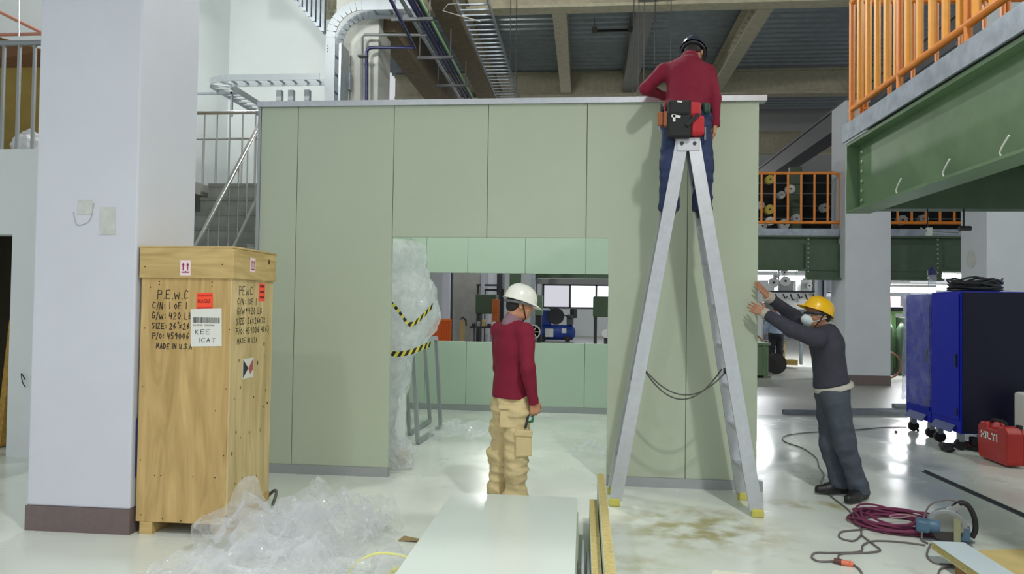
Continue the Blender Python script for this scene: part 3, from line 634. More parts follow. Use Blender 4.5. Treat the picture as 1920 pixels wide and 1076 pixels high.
for nm_, x0, y0, x1, y1, d0, d1, m_ in (('frame', 1664, 588, 1694, 583, 0, .5, M('light green paint', (140, 186, 120), .5)), ('post', 1670, 690, 1680, 588, 0, .3, MATS['light green paint']), ('body', 1681, 700, 1700, 595, .05, .6, greend), ('cabinet', 1660, 700, 1670, 595, .2, .7, dark), ('motor', 1664, 576, 1692, 556, .1, .5, M('red grey motor', (150, 84, 76), .5)), ('arm', 1664, 583, 1694, 575, -.05, .1, dark)):
    a, b = W(x0, y0, Y=YM2), W(x1, y1, Y=YM2); MB().box(min(a.x, b.x), max(a.x, b.x), YM2 + d0, YM2 + d1, min(a.z, b.z), max(a.z, b.z)).build(nm_, m_, m2, bevel=.02)
for x in (1667, 1690):
    p = W(x, 609, Y=YM2 - .1); MB().lathe([(.001, .05), (.05, .02), (.11, -.1), (.11, -1.2), (.1, -1.25)], 16, Matrix.Translation(p)).build('cylinder', greend, m2, True)
    MB().lathe([(.001, .0), (.03, 0), (.03, .05), (.001, .06)], 10, Matrix.Translation(p)).build('valve', M('brass glow', (236, 180, 110), .3, .8), m2)
p = W(1655, 675, Y=17.6)
tag(MB().tube(arc((p.x + .1, 17.6, .33), .3, 0, 2 * math.pi, 24)[:-1], .02, 8, True).build('hoop', M('copper hoop', (150, 90, 60), .5), None, True), 'thin copper coloured hoop leaning behind the far pillar', 'hoop')
# spool, bin, hoop by the end of the partition
p = W(1452, 700, Z=0)
spool('black cable drum standing on the floor behind the pushing worker', (p.x, p.y, .25), .25, M('black drum', (40, 38, 38), .6), None, .3)
bn = thing('green_bin', 'green steel bin standing past the end of the partition', 'bin', (4.0, 17.5, 0))
MB().box(3.5, 4.2, 17.3, 18.0, .05, .78).build('body', greenp, bn, bevel=.01); MB().box(3.46, 4.24, 17.26, 18.04, .74, .8).build('rim', greenp, bn)
for x in (3.6, 3.85, 4.1): MB().box(x - .02, x + .02, 17.27, 17.3, .05, .74).build('rib', greenp, bn)
MB().box(3.45, 3.6, 17.3, 18, 0, .05).box(4.1, 4.25, 17.3, 18, 0, .05).build('foot', greenp, bn)
tag(MB().tube(arc((3.9, 18.3, .52), .49, 0, 2 * math.pi, 24)[:-1], .025, 8, True).build('hoop', M('tan hoop', (150, 116, 70), .6), None, True), 'tan hoop standing behind the green bin', 'hoop')
po = thing('white_post', 'white post beside the far pillar, with a switch box and cable', 'post', (5.42, 17.3, 0))
MB().box(5.3, 5.5, 17.4, 17.6, 0, 3.2).build('post', white_paint, po); MB().tube([(5.42, 17.38, 1.35), (5.42, 17.38, 2.6)], .015, 6).build('cable', dark, po); MB().box(5.38, 5.52, 17.34, 17.4, 1.22, 1.38).build('switch_box', whitep, po)
wp = thing('white_board', 'white board standing behind the spool machine', 'board', (4.7, 20.6, 0))
MB().box(4.3, 4.72, 20.2, 20.25, .5, 1.75).build('sheet', whitep, wp); MB().box(4.3, 4.34, 20.25, 20.3, 0, 1.75).box(4.66, 4.7, 20.25, 20.3, 0, 1.75).build('leg', galv, wp)

# ------------------------------------------------------------------ what shows through the booth's back window
cz = thing('air_compressor', 'blue air compressor with a motor and belt guard, beyond the booth window', 'compressor', (-1.3, 32.2, 0))
a, b = W(1008, 622, Y=32.2), W(1073, 622, Y=32.2); rr = .33
bl = M('compressor blue', (34, 66, 148), .4); prof = [(.001, -.14), (rr * .6, -.12), (rr, 0), (rr, (b - a).length), (rr * .6, (b - a).length + .12), (.001, (b - a).length + .14)]
MB().lathe(prof, 24, Matrix.Translation(a) @ Matrix.Rotation(math.pi / 2, 4, 'Y')).build('tank', bl, cz, True)
MB().box(a.x + .1, a.x + .6, 32.0, 32.5, a.z + .3, a.z + .95).build('motor', bl, cz, bevel=.06)
MB().cyl((a.x + .8, 31.9, a.z + .7), (a.x + .8, 32.0, a.z + .7), .36, n=24).build('belt_guard', dark, cz); MB().bar((a.x + .5, 31.95, a.z + 1.05), (a.x + 1.5, 31.95, a.z + .6), .08, .06).build('belt', dark, cz)
MB().box(b.x - .25, b.x + .05, 32.0, 32.4, b.z + .3, b.z + .75).build('pump', M('pump grey', (86, 90, 92), .5), cz, bevel=.05); MB().cyl((b.x + .05, 32.2, b.z + .6), (b.x + .05, 32.2, b.z + 1.0), .16, n=12).build('filter', dark, cz)
MB().box(a.x + .35, a.x + .7, 31.86, 31.88, a.z - .2, a.z + .16).build('data_plate', whitep, cz); MB().box(b.x - .45, b.x - .25, 31.86, 31.88, b.z - .05, b.z + .16).build('data_plate', whitep, cz)
for x in (a.x + .25, b.x - .2):
    for y in (31.95, 32.45): MB().cyl((x, y - .05, .14), (x, y + .05, .14), .14, n=16).build('wheel', dark, cz)
    MB().box(x - .04, x + .04, 31.95, 32.45, .14, a.z - .2).build('bracket', bl, cz)
def farbox(name, label, cat, x0, y0, x1, y1, Y, d, mat, bev=.03):
    """a box resting on the floor behind, seen between two pixels"""
    a, b = W(x0, y1, Y=Y), W(x1, y0, Y=Y); t = thing(name, label, cat, ((a.x + b.x) / 2, Y + d / 2, 0)); MB().box(a.x, b.x, Y, Y + d, a.z, b.z).build('body', mat, t, bevel=bev)
    if a.z > .02:
        for x in (a.x + .08, b.x - .08): MB().box(x - .05, x + .05, Y + .1, Y + d - .1, 0, a.z).build('leg', dark, t)
    return t
g1 = farbox('green_press', 'dark green machine box on posts, beyond the left of the booth window', 'machine', 891, 552, 930, 588, 24, .8, greend)
g2 = farbox('green_press', 'dark green machine box beside the white helmet', 'machine', 1003, 553, 1017, 592, 26, .6, greenp)
g3 = farbox('green_press', 'dark green machine box in front of the far windows', 'machine', 1112, 556, 1150, 594, 24, .7, greend)
pg = thing('perforated_column', 'orange perforated sheet guard on the green press', 'guard', (-2.9, 23.6, 0)); a, b = W(921, 645, Y=23.6), W(936, 561, Y=23.6)
om = M('rust orange sheet', (196, 104, 44), .6, var=.1, scale=30)
MB().box(a.x, b.x, 23.6, 23.7, 0, b.z).build('sheet', om, pg)
hole = withmat(MB().cyl((0, -.004, 0), (0, .0, 0), .016, n=6).mesh('hole'), M('hole dark', (110, 50, 22), .9))
for i in range(4):
    for j in range(14): piece('hole', hole, pg, (a.x + .05 + i * .055, 23.599, b.z - .08 - j * .07))
of = thing('orange_fence', 'orange ribbed plastic barrier beyond the booth window', 'barrier', (-3.8, 20, 0)); a, b = W(802, 640, Y=20), W(846, 598, Y=20)
om2 = M('bright orange plastic', (238, 118, 36), .5)
MB().box(a.x, b.x, 20.02, 20.06, .1, b.z).build('sheet', om2, of)
rib = withmat(MB().box(-.012, .012, 0, .04, 0, b.z - .15).mesh('rib'), M('deep orange plastic', (216, 92, 24), .5))
for i in range(11): piece('rib', rib, of, (a.x + .03 + i * (b.x - a.x - .06) / 10, 19.99, .1))
MB().box(a.x, b.x, 19.98, 20.08, b.z - .05, b.z).box(a.x, a.x + .1, 19.8, 20.3, 0, .1).box(b.x - .1, b.x, 19.8, 20.3, 0, .1).build('frame', om2, of)
def column(label, x0, x1, Y, d, mat, h=8.0):
    a, b = W(x0, 560, Y=Y), W(x1, 560, Y=Y); t = thing('steel_column', label, 'column', ((a.x + b.x) / 2, Y + d / 2, 0)); MB().box(a.x, b.x, Y, Y + d, 0, h).build('shaft', mat, t)
    MB().box(a.x - .04, b.x + .04, Y - .04, Y + d + .04, 0, .04).build('foot_plate', dark, t)
column('white post beyond the booth window beside the orange barrier', 829, 842, 22, .25, white_paint)
column('dark slim post behind the white post', 842, 847, 23, .2, dark)
column('broad bare concrete column beyond the booth window', 847, 900, 27, 1.0, concrete)
column('slim white upright beside the bare concrete column', 901, 907, 25, .15, white_paint, 5)
column('white upright panel behind the green press', 915, 930, 29, .2, white_paint, 5)
column('dark upright between the green press and the helmet', 931, 940, 26.5, .2, dark, 5)
column('grey upright beside the white helmet', 941, 945, 27, .15, galv, 5)
column('green upright behind the helmet', 955, 975, 27.5, .4, greend, 5)
column('pair of thin pale pipes beside the far windows', 995, 1003, 28, .15, galv, 5)
for lab, x0, y0, x1, y1, Y, m_ in (('dark cross bar of the far machine frame, upper', 893, 533, 940, 536, 26.1, dark), ('dark cross bar of the far machine frame, lower', 905, 542, 945, 545, 26.25, dark), ('long grey girder across the top of the far windows', 1003, 524, 1160, 532, 30, M('girder grey', (120, 122, 122), .6)), ('green girder above the far windows', 1003, 512, 1160, 521, 31.5, greend)):
    a, b = W(x0, y1, Y=Y), W(x1, y0, Y=Y); t = thing('girder', lab, 'girder', ((a.x + b.x) / 2, Y, a.z)); MB().box(a.x, b.x, Y, Y + .15, a.z, b.z).build('bar', m_, t)
    MB().box(a.x + .02, a.x + .1, Y + .02, Y + .12, 0, a.z).build('stanchion', m_, t); MB().box(b.x - .1, b.x - .02, Y + .02, Y + .12, 0, a.z).build('stanchion', m_, t)
wk = thing('work_table', 'low cluttered bench under the green press', 'table', (-3.0, 24.5, 0)); a, b = W(880, 645, Y=22.6), W(925, 612, Y=22.6)
MB().box(a.x, b.x, 22.6, 23.2, b.z - .06, b.z).build('top', dark, wk)
for x in (a.x + .06, b.x - .06): MB().box(x - .04, x + .04, 22.65, 23.15, 0, b.z - .06).build('leg', galv, wk)
for i in range(5): MB().box(a.x + .05 + i * .16, a.x + .15 + i * .16, 22.7, 22.9, b.z, b.z + .08 + .06 * (i % 3)).build('clutter_block', (dark, galv, woodm, dark, whitep)[i], wk, bevel=.01)
tr = thing('sack_truck', 'tan timber post with a black hook beyond the booth window', 'post', (-5.0, 26, 0)); a = W(866, 640, Y=25.5); b = W(868, 600, Y=25.5)
MB().box(a.x - .08, a.x + .08, 25.5, 25.62, 0, b.z - .02).build('timber', woodm, tr); MB().tube([b + V((-.08, 0, .03)), b + V((.0, 0, .1)), b + V((.1, 0, 0)), b + V((.12, 0, -.2))], .03, 8).build('hook', dark, tr, True)
gw = thing('bench_grinder', 'white disc wheel on a stand near the far windows', 'machine', (1.0, 30, 0)); p = W(1136, 625, Y=26); MB().cyl((p.x, 25.9, p.z), (p.x, 26, p.z), .15, n=20).build('disc', whitep, gw, True); MB().box(p.x - .06, p.x + .06, 26, 26.2, 0, p.z).build('stand', dark, gw)
gw = thing('wheel_truck', 'white spoked wheel trolley in front of the blue compressor', 'trolley', (-1.8, 26, 0)); p = W(1000, 622, Y=24.5)
MB().lathe([(.2, -.03), (.24, -.03), (.24, .03), (.2, .03), (.2, -.03)], 20, Matrix.Translation(p) @ Matrix.Rotation(math.pi / 2, 4, 'X')).build('rim', whitep, gw, True)
for k in range(3): MB().bar(p + V((.22 * math.cos(k * 1.05), 0, .22 * math.sin(k * 1.05))), p - V((.22 * math.cos(k * 1.05), 0, .22 * math.sin(k * 1.05))), .05, .03).build('spoke', whitep, gw)
MB().box(p.x - .4, p.x + .1, 24.6, 25.0, .35, .75).build('deck', gm, gw, bevel=.03); MB().box(p.x - .4, p.x + .1, 24.6, 25.0, 0, .35).build('base', dark, gw)

# ------------------------------------------------------------------ blue cabinets
def cabinet(label, x0, x1, y0, y1, z1, wrap=False):
    t = thing('tool_cabinet', label, 'cabinet', ((x0 + x1) / 2, (y0 + y1) / 2, 0)); zb = .2
    MB().box(x0 + .012, x1, y0, y1, zb, z1).build('body', blue, t, bevel=.006)
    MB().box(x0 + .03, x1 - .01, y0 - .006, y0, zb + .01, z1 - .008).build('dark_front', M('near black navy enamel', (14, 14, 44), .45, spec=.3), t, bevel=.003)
    d = MB().box(x0, x0 + .012, y0 + .02, y1 - .02, zb + .14, z1 - .03).build('door', blue, t, bevel=.004)
    MB().box(x0 - .015, x0, y0 + .06, y0 + .09, .95, 1.1).build('handle', dark, d); MB().box(x0 - .01, x0, y0 + .05, y0 + .08, .4, .48).build('lock', dark, d)
    MB().bar((x0 - .05, (y0 + y1) / 2, zb + .0), (x0 + .01, (y0 + y1) / 2, zb + .08), (y1 - y0) * .7, .012, up=(-1, 0, 1)).build('kick_flap', M('blue grey flap', (70, 84, 140), .5), t)
    for y in (y0 + .1, y1 - .1):
        for x in (x0 + .06, x1 - .08):
            c = MB().cyl((x, y - .025, .065), (x, y + .025, .065), .065, n=16).build('caster', black, t, True); MB().box(x - .03, x + .03, y - .035, y + .035, .1, zb).build('fork', galv, c)
    return t
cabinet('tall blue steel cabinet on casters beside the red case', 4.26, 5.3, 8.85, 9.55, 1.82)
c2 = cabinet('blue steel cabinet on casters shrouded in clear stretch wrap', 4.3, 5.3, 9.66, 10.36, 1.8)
def crumple(P, seed, amp, fmin, fmax, n=9, pw=1.0, soft=.02):
    """triangle-wave creases over points P (k,3)"""
    rng = np.random.RandomState(seed); out = np.zeros(len(P))
    for i in range(n):
        d = rng.normal(size=3); d /= np.linalg.norm(d); fq = fmin * (fmax / fmin) ** (i / (n - 1)); w = rng.normal(size=3) * fq * .4
        x = P @ d * fq + .7 * np.sin(P @ w + rng.rand() * 6) + rng.rand()
        out += amp * (fmin / fq) ** pw * (np.sqrt(((x % 1) * 2 - 1) ** 2 + soft) - .55)
    return out
def sheet_mesh(name, P, nu, nv, mat, parent=None, wrapu=False, smooth=False):
    fs = []
    for i in range(nu if wrapu else nu - 1):
        for j in range(nv - 1):
            a, b = i * nv + j, ((i + 1) % nu) * nv + j
            fs += [(a, b, b + 1), (a, b + 1, a + 1)]
    mb = MB(); mb.v = [tuple(p) for p in P]; mb.f = fs; mb.m = [0] * len(fs)
    return mb.build(name, mat, parent, smooth)
def wrapped_box(parent, x0, x1, y0, y1, z0, z1, seed, mat, name, nu=120, nv=110, amp=.03, rad=.05, taper=0, prof=None):
    per = []
    for i in range(nu):
        a = 2 * math.pi * i / nu; c, s = math.cos(a), math.sin(a); k = 1 / max(abs(c), abs(s)); k = k * .75 + .25 * 1.08
        per.append((c * k, s * k))
    P = []
    for (c, s) in per:
        for j in range(nv):
            v = j / (nv - 1); q = 1 - taper * v; xr = x1
            if prof: xr = float(np.interp(z0 + (z1 - z0) * v, [p[0] for p in prof], [p[1] for p in prof]))
            P.append(((x0 + xr) / 2 + c * (xr - x0) / 2 * q, (y0 + y1) / 2 + s * (y1 - y0) / 2 * q, z0 + (z1 - z0) * v))
    P = np.array(P); ctr = np.array([(x0 + x1) / 2, (y0 + y1) / 2, 0]); d = P - ctr; d[:, 2] = 0; d /= np.linalg.norm(d, axis=1)[:, None]
    P += d * (crumple(P * np.array([1, 1, .6]), seed, amp, 2.5, 12, 8) + amp * .6)[:, None]; P[:, 2] = np.maximum(P[:, 2], .004)
    return sheet_mesh(name, P, nu, nv, mat, parent, True, True)
wrapped_box(c2, 4.24, 5.36, 9.6, 10.42, .4, 1.86, 5, wrap_film, 'stretch_wrap', 110, 90, .018)
# on and beside the cabinets
bt = thing('bottle', 'clear plastic bottle with a dark blue cap on the blue cabinet', 'bottle', (4.4, 9.4, 1.82)); bc = W(1748, 548, Y=9.4)
MB().lathe([(.001, 0), (.045, .0), (.048, .03), (.044, .09), (.048, .15), (.045, .22), (.03, .235)], 20, Matrix.Translation((bc.x, 9.4, 1.825))).build('body', film('clear bottle plastic', (220, 228, 240), .08, .3), bt, True)
MB().lathe([(.047, .2), (.05, .2), (.05, .26), (.03, .28), (.012, .3), (.001, .3)], 18, Matrix.Translation((bc.x, 9.4, 1.825))).build('cap', M('navy cap', (30, 36, 84), .3), bt, True)
rg = random.Random(4); p0 = W(1828, 548, Y=9.2); mb = MB(); pts = []
for k in range(14 * 20):
    a = 2 * math.pi * k / 20; q = k / 20; pts.append((p0.x + (.27 + .03 * math.sin(q * 2.3)) * math.cos(a), 9.2 + (.2 + .03 * math.cos(q * 1.7)) * math.sin(a), 1.835 + .13 * (q / 14) * (1 + .25 * math.sin(a * 3 + q))))
tag(mb.tube(pts, .011, 6).build('cable_coil', M('black cable', (40, 42, 44), .45), None, True), 'black cable coil lying on top of the blue cabinet', 'cable')
hc = thing('tool_case', 'red plastic tool case with white lettering standing by the blue cabinet', 'case', (4.4, 8.25, 0))
prof = [(8.0, .02), (8.52, .02), (8.54, .06), (8.54, .36), (8.48, .41), (8.4, .41), (8.37, .36), (8.17, .36), (8.14, .41), (8.04, .41), (7.98, .35), (7.98, .06)]
MB().prism(prof, lambda a, b: (4.3, a, b), lambda a, b: (4.46, a, b)).build('shell', red_paint, hc, bevel=.015)
MB().prism([(a * .96 + 8.26 * .04, b * .97) for a, b in prof], lambda a, b: (4.46, a, b), lambda a, b: (4.5, a, b)).build('lid', red_paint, hc, bevel=.012)
MB().tube([(4.38, 8.12, .36), (4.38, 8.14, .43), (4.38, 8.2, .445), (4.38, 8.34, .445), (4.38, 8.4, .43), (4.38, 8.42, .36)], .018, 8).build('handle', black, hc, True)
for y in (8.06, 8.46): MB().box(4.44, 4.48, y - .03, y + .03, .39, .43).build('latch', black, hc)
for k in range(4): MB().box(4.297, 4.3, 8.02, 8.5, .06 + k * .045, .075 + k * .045).build('rib', red_paint, hc)
def lettering(name, text, origin, ux, uz, size, mat, parent, depth=.001, squash=1.0):
    cu = bpy.data.curves.new(name, 'FONT'); cu.body = text; cu.size = size; cu.extrude = depth / 2; cu.align_x = 'LEFT'
    o = bpy.data.objects.new(name, cu); dg = bpy.context.evaluated_depsgraph_get()
    col.objects.link(o); dg.update(); me = bpy.data.meshes.new_from_object(o.evaluated_get(dg)); bpy.data.objects.remove(o); bpy.data.curves.remove(cu)
    ux, uz = V(ux).normalized(), V(uz).normalized(); un = ux.cross(uz)
    me.transform(Matrix(((ux.x * squash, uz.x, un.x, origin[0]), (ux.y * squash, uz.y, un.y, origin[1]), (ux.z * squash, uz.z, un.z, origin[2]), (0, 0, 0, 1))))
    me.materials.clear(); return link(name, me, mat, parent)
def boldtext(name, text, origin, w, h, mat, parent, ux, uz, nn):
    """blocky capitals from strokes, on a plane"""
    S = {'H': [((0, 0), (0, 1)), ((1, 0), (1, 1)), ((0, .5), (1, .5))], 'I': [((.5, 0), (.5, 1))], 'L': [((0, 1), (0, 0)), ((0, 0), (1, 0))], 'T': [((0, 1), (1, 1)), ((.5, 1), (.5, 0))]}
    ux, uz, nn = V(ux), V(uz), V(nn); x = 0; mb = MB(); tw = h * .3
    for ch in text:
        cw = w * (.35 if ch == 'I' else 1)
        for a, b in S[ch]:
            p = V(origin) + ux * (x + a[0] * cw) + uz * a[1] * h; q = V(origin) + ux * (x + b[0] * cw) + uz * b[1] * h; d = (q - p).normalized()
            mb.bar(p - d * tw * .5, q + d * tw * .5, .003, tw, up=d.cross(nn))
        x += cw + tw * 1.5
    return mb.build(name, mat, parent)
boldtext('lettering', 'HILTI', (4.296, 8.46, .245), .055, .06, M('white print', (238, 238, 238), .5), hc, (0, -1, 0), (0, 0, 1), (-1, 0, 0))
ju = thing('jerry_can', 'white plastic container at the edge behind the red case', 'container', (4.95, 8.5, 0))
a = W(1912, 760, Y=8.5)
MB().box(a.x, a.x + .3, 8.4, 8.62, .02, .72).build('body', whitep, ju, bevel=.03); MB().cyl((a.x + .1, 8.5, .72), (a.x + .1, 8.5, .78), .04, n=14).build('cap', whitep, ju)
dt = thing('grease_gun', 'small dark red and black hand tool lying between cabinet and red case', 'tool', (4.3, 8.65, 0)); a = W(1822, 845, Z=0)
MB().cyl((a.x - .12, a.y + .1, .05), (a.x + .1, a.y - .02, .06), .045, n=14).build('barrel', M('dull dark red', (96, 34, 30), .5), dt, True)
MB().tube([(a.x - .25, a.y + .2, .03), (a.x - .1, a.y + .12, .03), (a.x + .05, a.y - .08, .03), (a.x + .14, a.y - .15, .03)], .025, 8).build('hose', black, dt, True)
MB().box(a.x - .02, a.x + .05, a.y - .04, a.y + .03, .06, .16).build('grip', black, dt, bevel=.01)
bdl = thing('black_bag', 'black floppy bag lying under the edge of the blue cabinet', 'bag', (4.1, 8.85, 0))
bb = lump('cloth', None, None, (4.12, 8.85, .04), (.05, .14, .045), black, 9); bb.parent = bdl; bb.matrix_parent_inverse = Matrix.Translation((-4.1, -8.85, 0))
# nuts on the floor
for lab, x, y in (('small brown nut on the glossy floor before the wrapped cabinet', 1680, 811), ('small dark nut on the floor under the wrapped cabinet', 1721, 808)):
    p = W(x, y, Z=0); tag(MB().lathe([(.014, 0), (.018, .006), (.018, .02), (.01, .026)], 6, Matrix.Translation(p)).build('nut', M('rusty steel', (110, 80, 50), .6)), lab, 'nut')
# steel channels on the floor behind
for lab, x0, y0, x1, y1, w_, h_ in (('long grey steel channel lying across the floor behind the pushing worker', 1468, 776, 1700, 778, .07, .06), ('second steel channel lying behind the first, toward the blue cabinet', 1560, 772, 1720, 772, .09, .05), ('short steel channel beside the wrapped cabinet', 1675, 769, 1720, 769, .12, .1)):
    a, b = W(x0, y0, Z=0), W(x1, y1, Z=0); t = thing('steel_channel', lab, 'channel', (a + b) / 2)
    MB().bar(a + V((0, 0, .004)), b + V((0, 0, .004)), w_, .008).build('web', galv, t)
    for sg in (-1, 1): MB().bar(a + V((0, sg * w_ / 2, h_ / 2)), b + V((0, sg * w_ / 2, h_ / 2)), .006, h_).build('flange', galv, t)
a, b = W(1730, 884, Z=0), W(1960, 987, Z=0); t = thing('steel_strip', 'thin dark steel angle lying on the floor toward the red case', 'strip', (a + b) / 2)
MB().bar(a + V((0, 0, .002)), b + V((0, 0, .002)), .035, .004).build('leg_flat', M('dark strip', (96, 100, 104), .45, .5), t); MB().bar(a + V((.015, 0, .012)), b + V((.015, 0, .012)), .004, .024).build('leg_upright', MATS['dark strip'], t)

# ------------------------------------------------------------------ plywood crate
def ply(name, rgb, ax):
    m = bpy.data.materials.new(name); m.use_nodes = True; nt = m.node_tree; b = nt.nodes['Principled BSDF']; N = nt.nodes.new
    tc = N('ShaderNodeTexCoord'); mp = N('ShaderNodeMapping'); mp.inputs['Scale'].default_value = (3, 3, .35) if ax == 'z' else (.5, .5, 4)
    n = N('ShaderNodeTexNoise'); n.inputs['Scale'].default_value = 3.2; n.inputs['Detail'].default_value = 7; n.inputs['Distortion'].default_value = 1.6
    r = N('ShaderNodeValToRGB'); c = L(rgb); r.color_ramp.elements[0].position = .3; r.color_ramp.elements[1].position = .72
    r.color_ramp.elements[0].color = (c[0] * .72, c[1] * .68, c[2] * .58, 1); r.color_ramp.elements[1].color = (c[0] * 1.12, c[1] * 1.12, c[2] * 1.15, 1)
    nt.links.new(tc.outputs['Object'], mp.inputs[0]); nt.links.new(mp.outputs[0], n.inputs['Vector']); nt.links.new(n.outputs['Fac'], r.inputs[0]); nt.links.new(r.outputs[0], b.inputs['Base Color'])
    b.inputs['Roughness'].default_value = .65; return m
ply1, ply2 = ply('plywood', (198, 168, 112), 'z'), ply('pale plywood', (210, 188, 138), 'z'); ply3 = ply('plywood cap', (200, 174, 118), 'x')
x0, x1, y0, y1 = -3.025, -2.375, 4.78, 5.44; zt = 1.95; zc = 1.745
cr = thing('plywood_crate', 'tall plywood shipping crate with marker writing and stickers beside the pillar', 'crate', ((x0 + x1) / 2, (y0 + y1) / 2, 0))
MB().box(x0, x1 - .014, y0, y0 + .014, .085, zc + .02).build('front_sheet', ply1, cr, bevel=.003)
MB().box(x1 - .014, x1, y0 + .0, y1, .15, zc + .02).build('side_sheet', ply2, cr, bevel=.003)
MB().box(x0, x0 + .014, y0 + .015, y1, .085, zc + .02).build('side_sheet', ply2, cr)
MB().box(x0 + .015, x1 - .015, y1 - .014, y1, .085, zc + .02).build('rear_sheet', ply1, cr)
MB().box(x1 - .02, x1 + .004, y0 + .02, y1, .085, .15).build('skirt_board', ply1, cr)
MB().box(x0 - .008, x1 + .002, y0 - .016, y0, zc, zt).build('cap_board', ply3, cr, bevel=.003)
MB().box(x1, x1 + .016, y0 - .016, y1 + .016, zc, zt - .002).build('cap_board', ply3, cr, bevel=.003)
MB().box(x0 - .016, x0, y0, y1 + .016, zc, zt).box(x0, x1, y1, y1 + .016, zc, zt).build('cap_board', ply3, cr)
MB().box(x0 - .016, x1 + .016, y0 - .016, y1 + .016, zt, zt + .014).build('top_sheet', ply3, cr, bevel=.003)
MB().box(x0 + .03, x0 + .12, y0 + .0, y1, 0, .085).build('skid', woodm, cr); MB().box(x1 - .12, x1 - .03, y0 + .06, y1, 0, .085).build('skid', woodm, cr); MB().box(x0, x1, y0 + .12, y1 - .1, .06, .085).build('deck', woodm, cr)
nail = withmat(MB().lathe([(.0045, 0), (.0045, .0016), (.001, .002)], 8, Matrix.Rotation(math.pi / 2, 4, 'X')).mesh('nail'), M('nail dark', (48, 40, 34), .6))
for fx, fz in ((.06, .13), (.5, .1), (.93, .13), (.04, .5), (.95, .55), (.04, 1.0), (.96, 1.0), (.2, .4), (.27, .4), (.62, .4), (.86, .4), (.1, 1.68), (.2, 1.72), (.2, 1.7), (.78, 1.72), (.78, 1.69), (.85, .85), (.3, .11), (.72, .11), (.98, 1.4), (.05, 1.4)): piece('nail', nail, cr, (x0 + fx * (x1 - x0), y0, fz))
for fx, fz in ((.05, 1.82), (.9, 1.84), (.5, 1.79)): piece('nail', nail, cr, (x0 + fx * (x1 - x0), y0 - .016, fz))
knot = withmat(MB().lathe([(.012, 0), (.012, .001), (.001, .0014)], 10, Matrix.Rotation(math.pi / 2, 4, 'Y')).mesh('knot'), M('knot brown', (84, 58, 34), .7))
rg = random.Random(11)
for k in range(22): piece('knot', knot, cr, (x1, y0 + .05 + rg.random() * .56, .25 + rg.random() * 1.45)).scale = (1, .3 + rg.random() * .5, .5 + rg.random() * .9)
piece('knot', knot, cr, (x1 + .016, y1 - .12, 1.89)).scale = (1, 1.4, 1.6)
# marker handwriting: single-stroke letters laid as thin ribbons on the boards
ST = {'P': [[(0, 0), (.05, 1), (.6, .95), (.62, .6), (.05, .5)]], 'E': [[(.6, 1), (0, .95), (0, 0), (.6, .03)], [(0, .52), (.45, .5)]], 'W': [[(0, .7), (.15, 0), (.4, .5), (.62, 0), (.8, .75)]], 'C': [[(.6, .85), (.3, 1), (0, .55), (.15, .05), (.6, .15)]],
      'N': [[(0, 0), (.05, 1), (.5, 0), (.55, 1)]], 'O': [[(.3, .8), (0, .45), (.3, 0), (.6, .4), (.3, .8)]], 'F': [[(.5, 1), (0, .95), (0, 0)], [(0, .5), (.4, .5)]], 'G': [[(.55, .85), (.25, 1), (0, .5), (.2, 0), (.55, .1), (.55, .45), (.3, .45)]],
      'S': [[(.5, .85), (.2, 1), (.05, .75), (.5, .35), (.3, 0), (0, .1)]], 'Z': [[(0, .95), (.5, 1), (0, 0), (.55, .05)]], 'I': [[(.1, 0), (.12, 1)]], 'A': [[(0, 0), (.28, 1), (.55, 0)], [(.1, .4), (.45, .4)]], 'D': [[(0, 0), (.02, 1), (.5, .7), (.5, .25), (0, 0)]], 'M': [[(0, 0), (.08, 1), (.33, .35), (.6, 1), (.68, 0)]], 'U': [[(0, .9), (.05, .1), (.35, 0), (.5, .9)]],
      'K': [[(0, 0), (.03, 1)], [(.5, 1), (.05, .5), (.5, 0)]], 'T': [[(0, 1), (.6, .95)], [(.3, 1), (.28, 0)]], 'Y': [[(0, 1), (.28, .5), (.55, 1)], [(.28, .5), (.2, 0)]], 'L': [[(.05, 1), (0, 0), (.45, .02)]], 'B': [[(0, 0), (.02, 1), (.42, .8), (.05, .52), (.48, .3), (0, 0)]], 'X': [[(0, .7), (.45, .1)], [(.45, .7), (0, .1)]],
      '0': [[(.28, 1), (0, .5), (.28, 0), (.55, .5), (.28, 1)]], '1': [[(.15, 0), (.18, 1)]], '2': [[(0, .8), (.25, 1), (.5, .75), (0, 0), (.55, .02)]], '3': [[(0, .9), (.4, 1), (.2, .55), (.5, .3), (.2, 0), (0, .1)]], '4': [[(.1, 1), (0, .45), (.55, .45)], [(.45, .9), (.4, 0)]], '5': [[(.5, 1), (.1, .95), (.05, .55), (.45, .5), (.4, .05), (0, .05)]], '6': [[(.45, 1), (.05, .5), (.15, 0), (.5, .2), (.3, .5), (.05, .35)]], '7': [[(0, 1), (.5, .95), (.15, 0)]], '8': [[(.28, .5), (.02, .8), (.28, 1), (.5, .8), (.05, .2), (.28, 0), (.5, .25), (.28, .5)]], '9': [[(.5, .6), (.2, .5), (.05, .8), (.35, 1), (.5, .7), (.4, 0)]],
      ':': [[(.15, .55), (.18, .62)], [(.15, .12), (.18, .19)]], '.': [[(.1, 0), (.14, .08)]], '/': [[(0, -.1), (.4, 1.05)]], '"': [[(.1, 1.2), (.14, .95)], [(.28, 1.2), (.3, .95)]], ' ': []}
ink = M('black marker ink', (42, 38, 34), .6); pen = M('blue black pen ink', (40, 44, 66), .5)
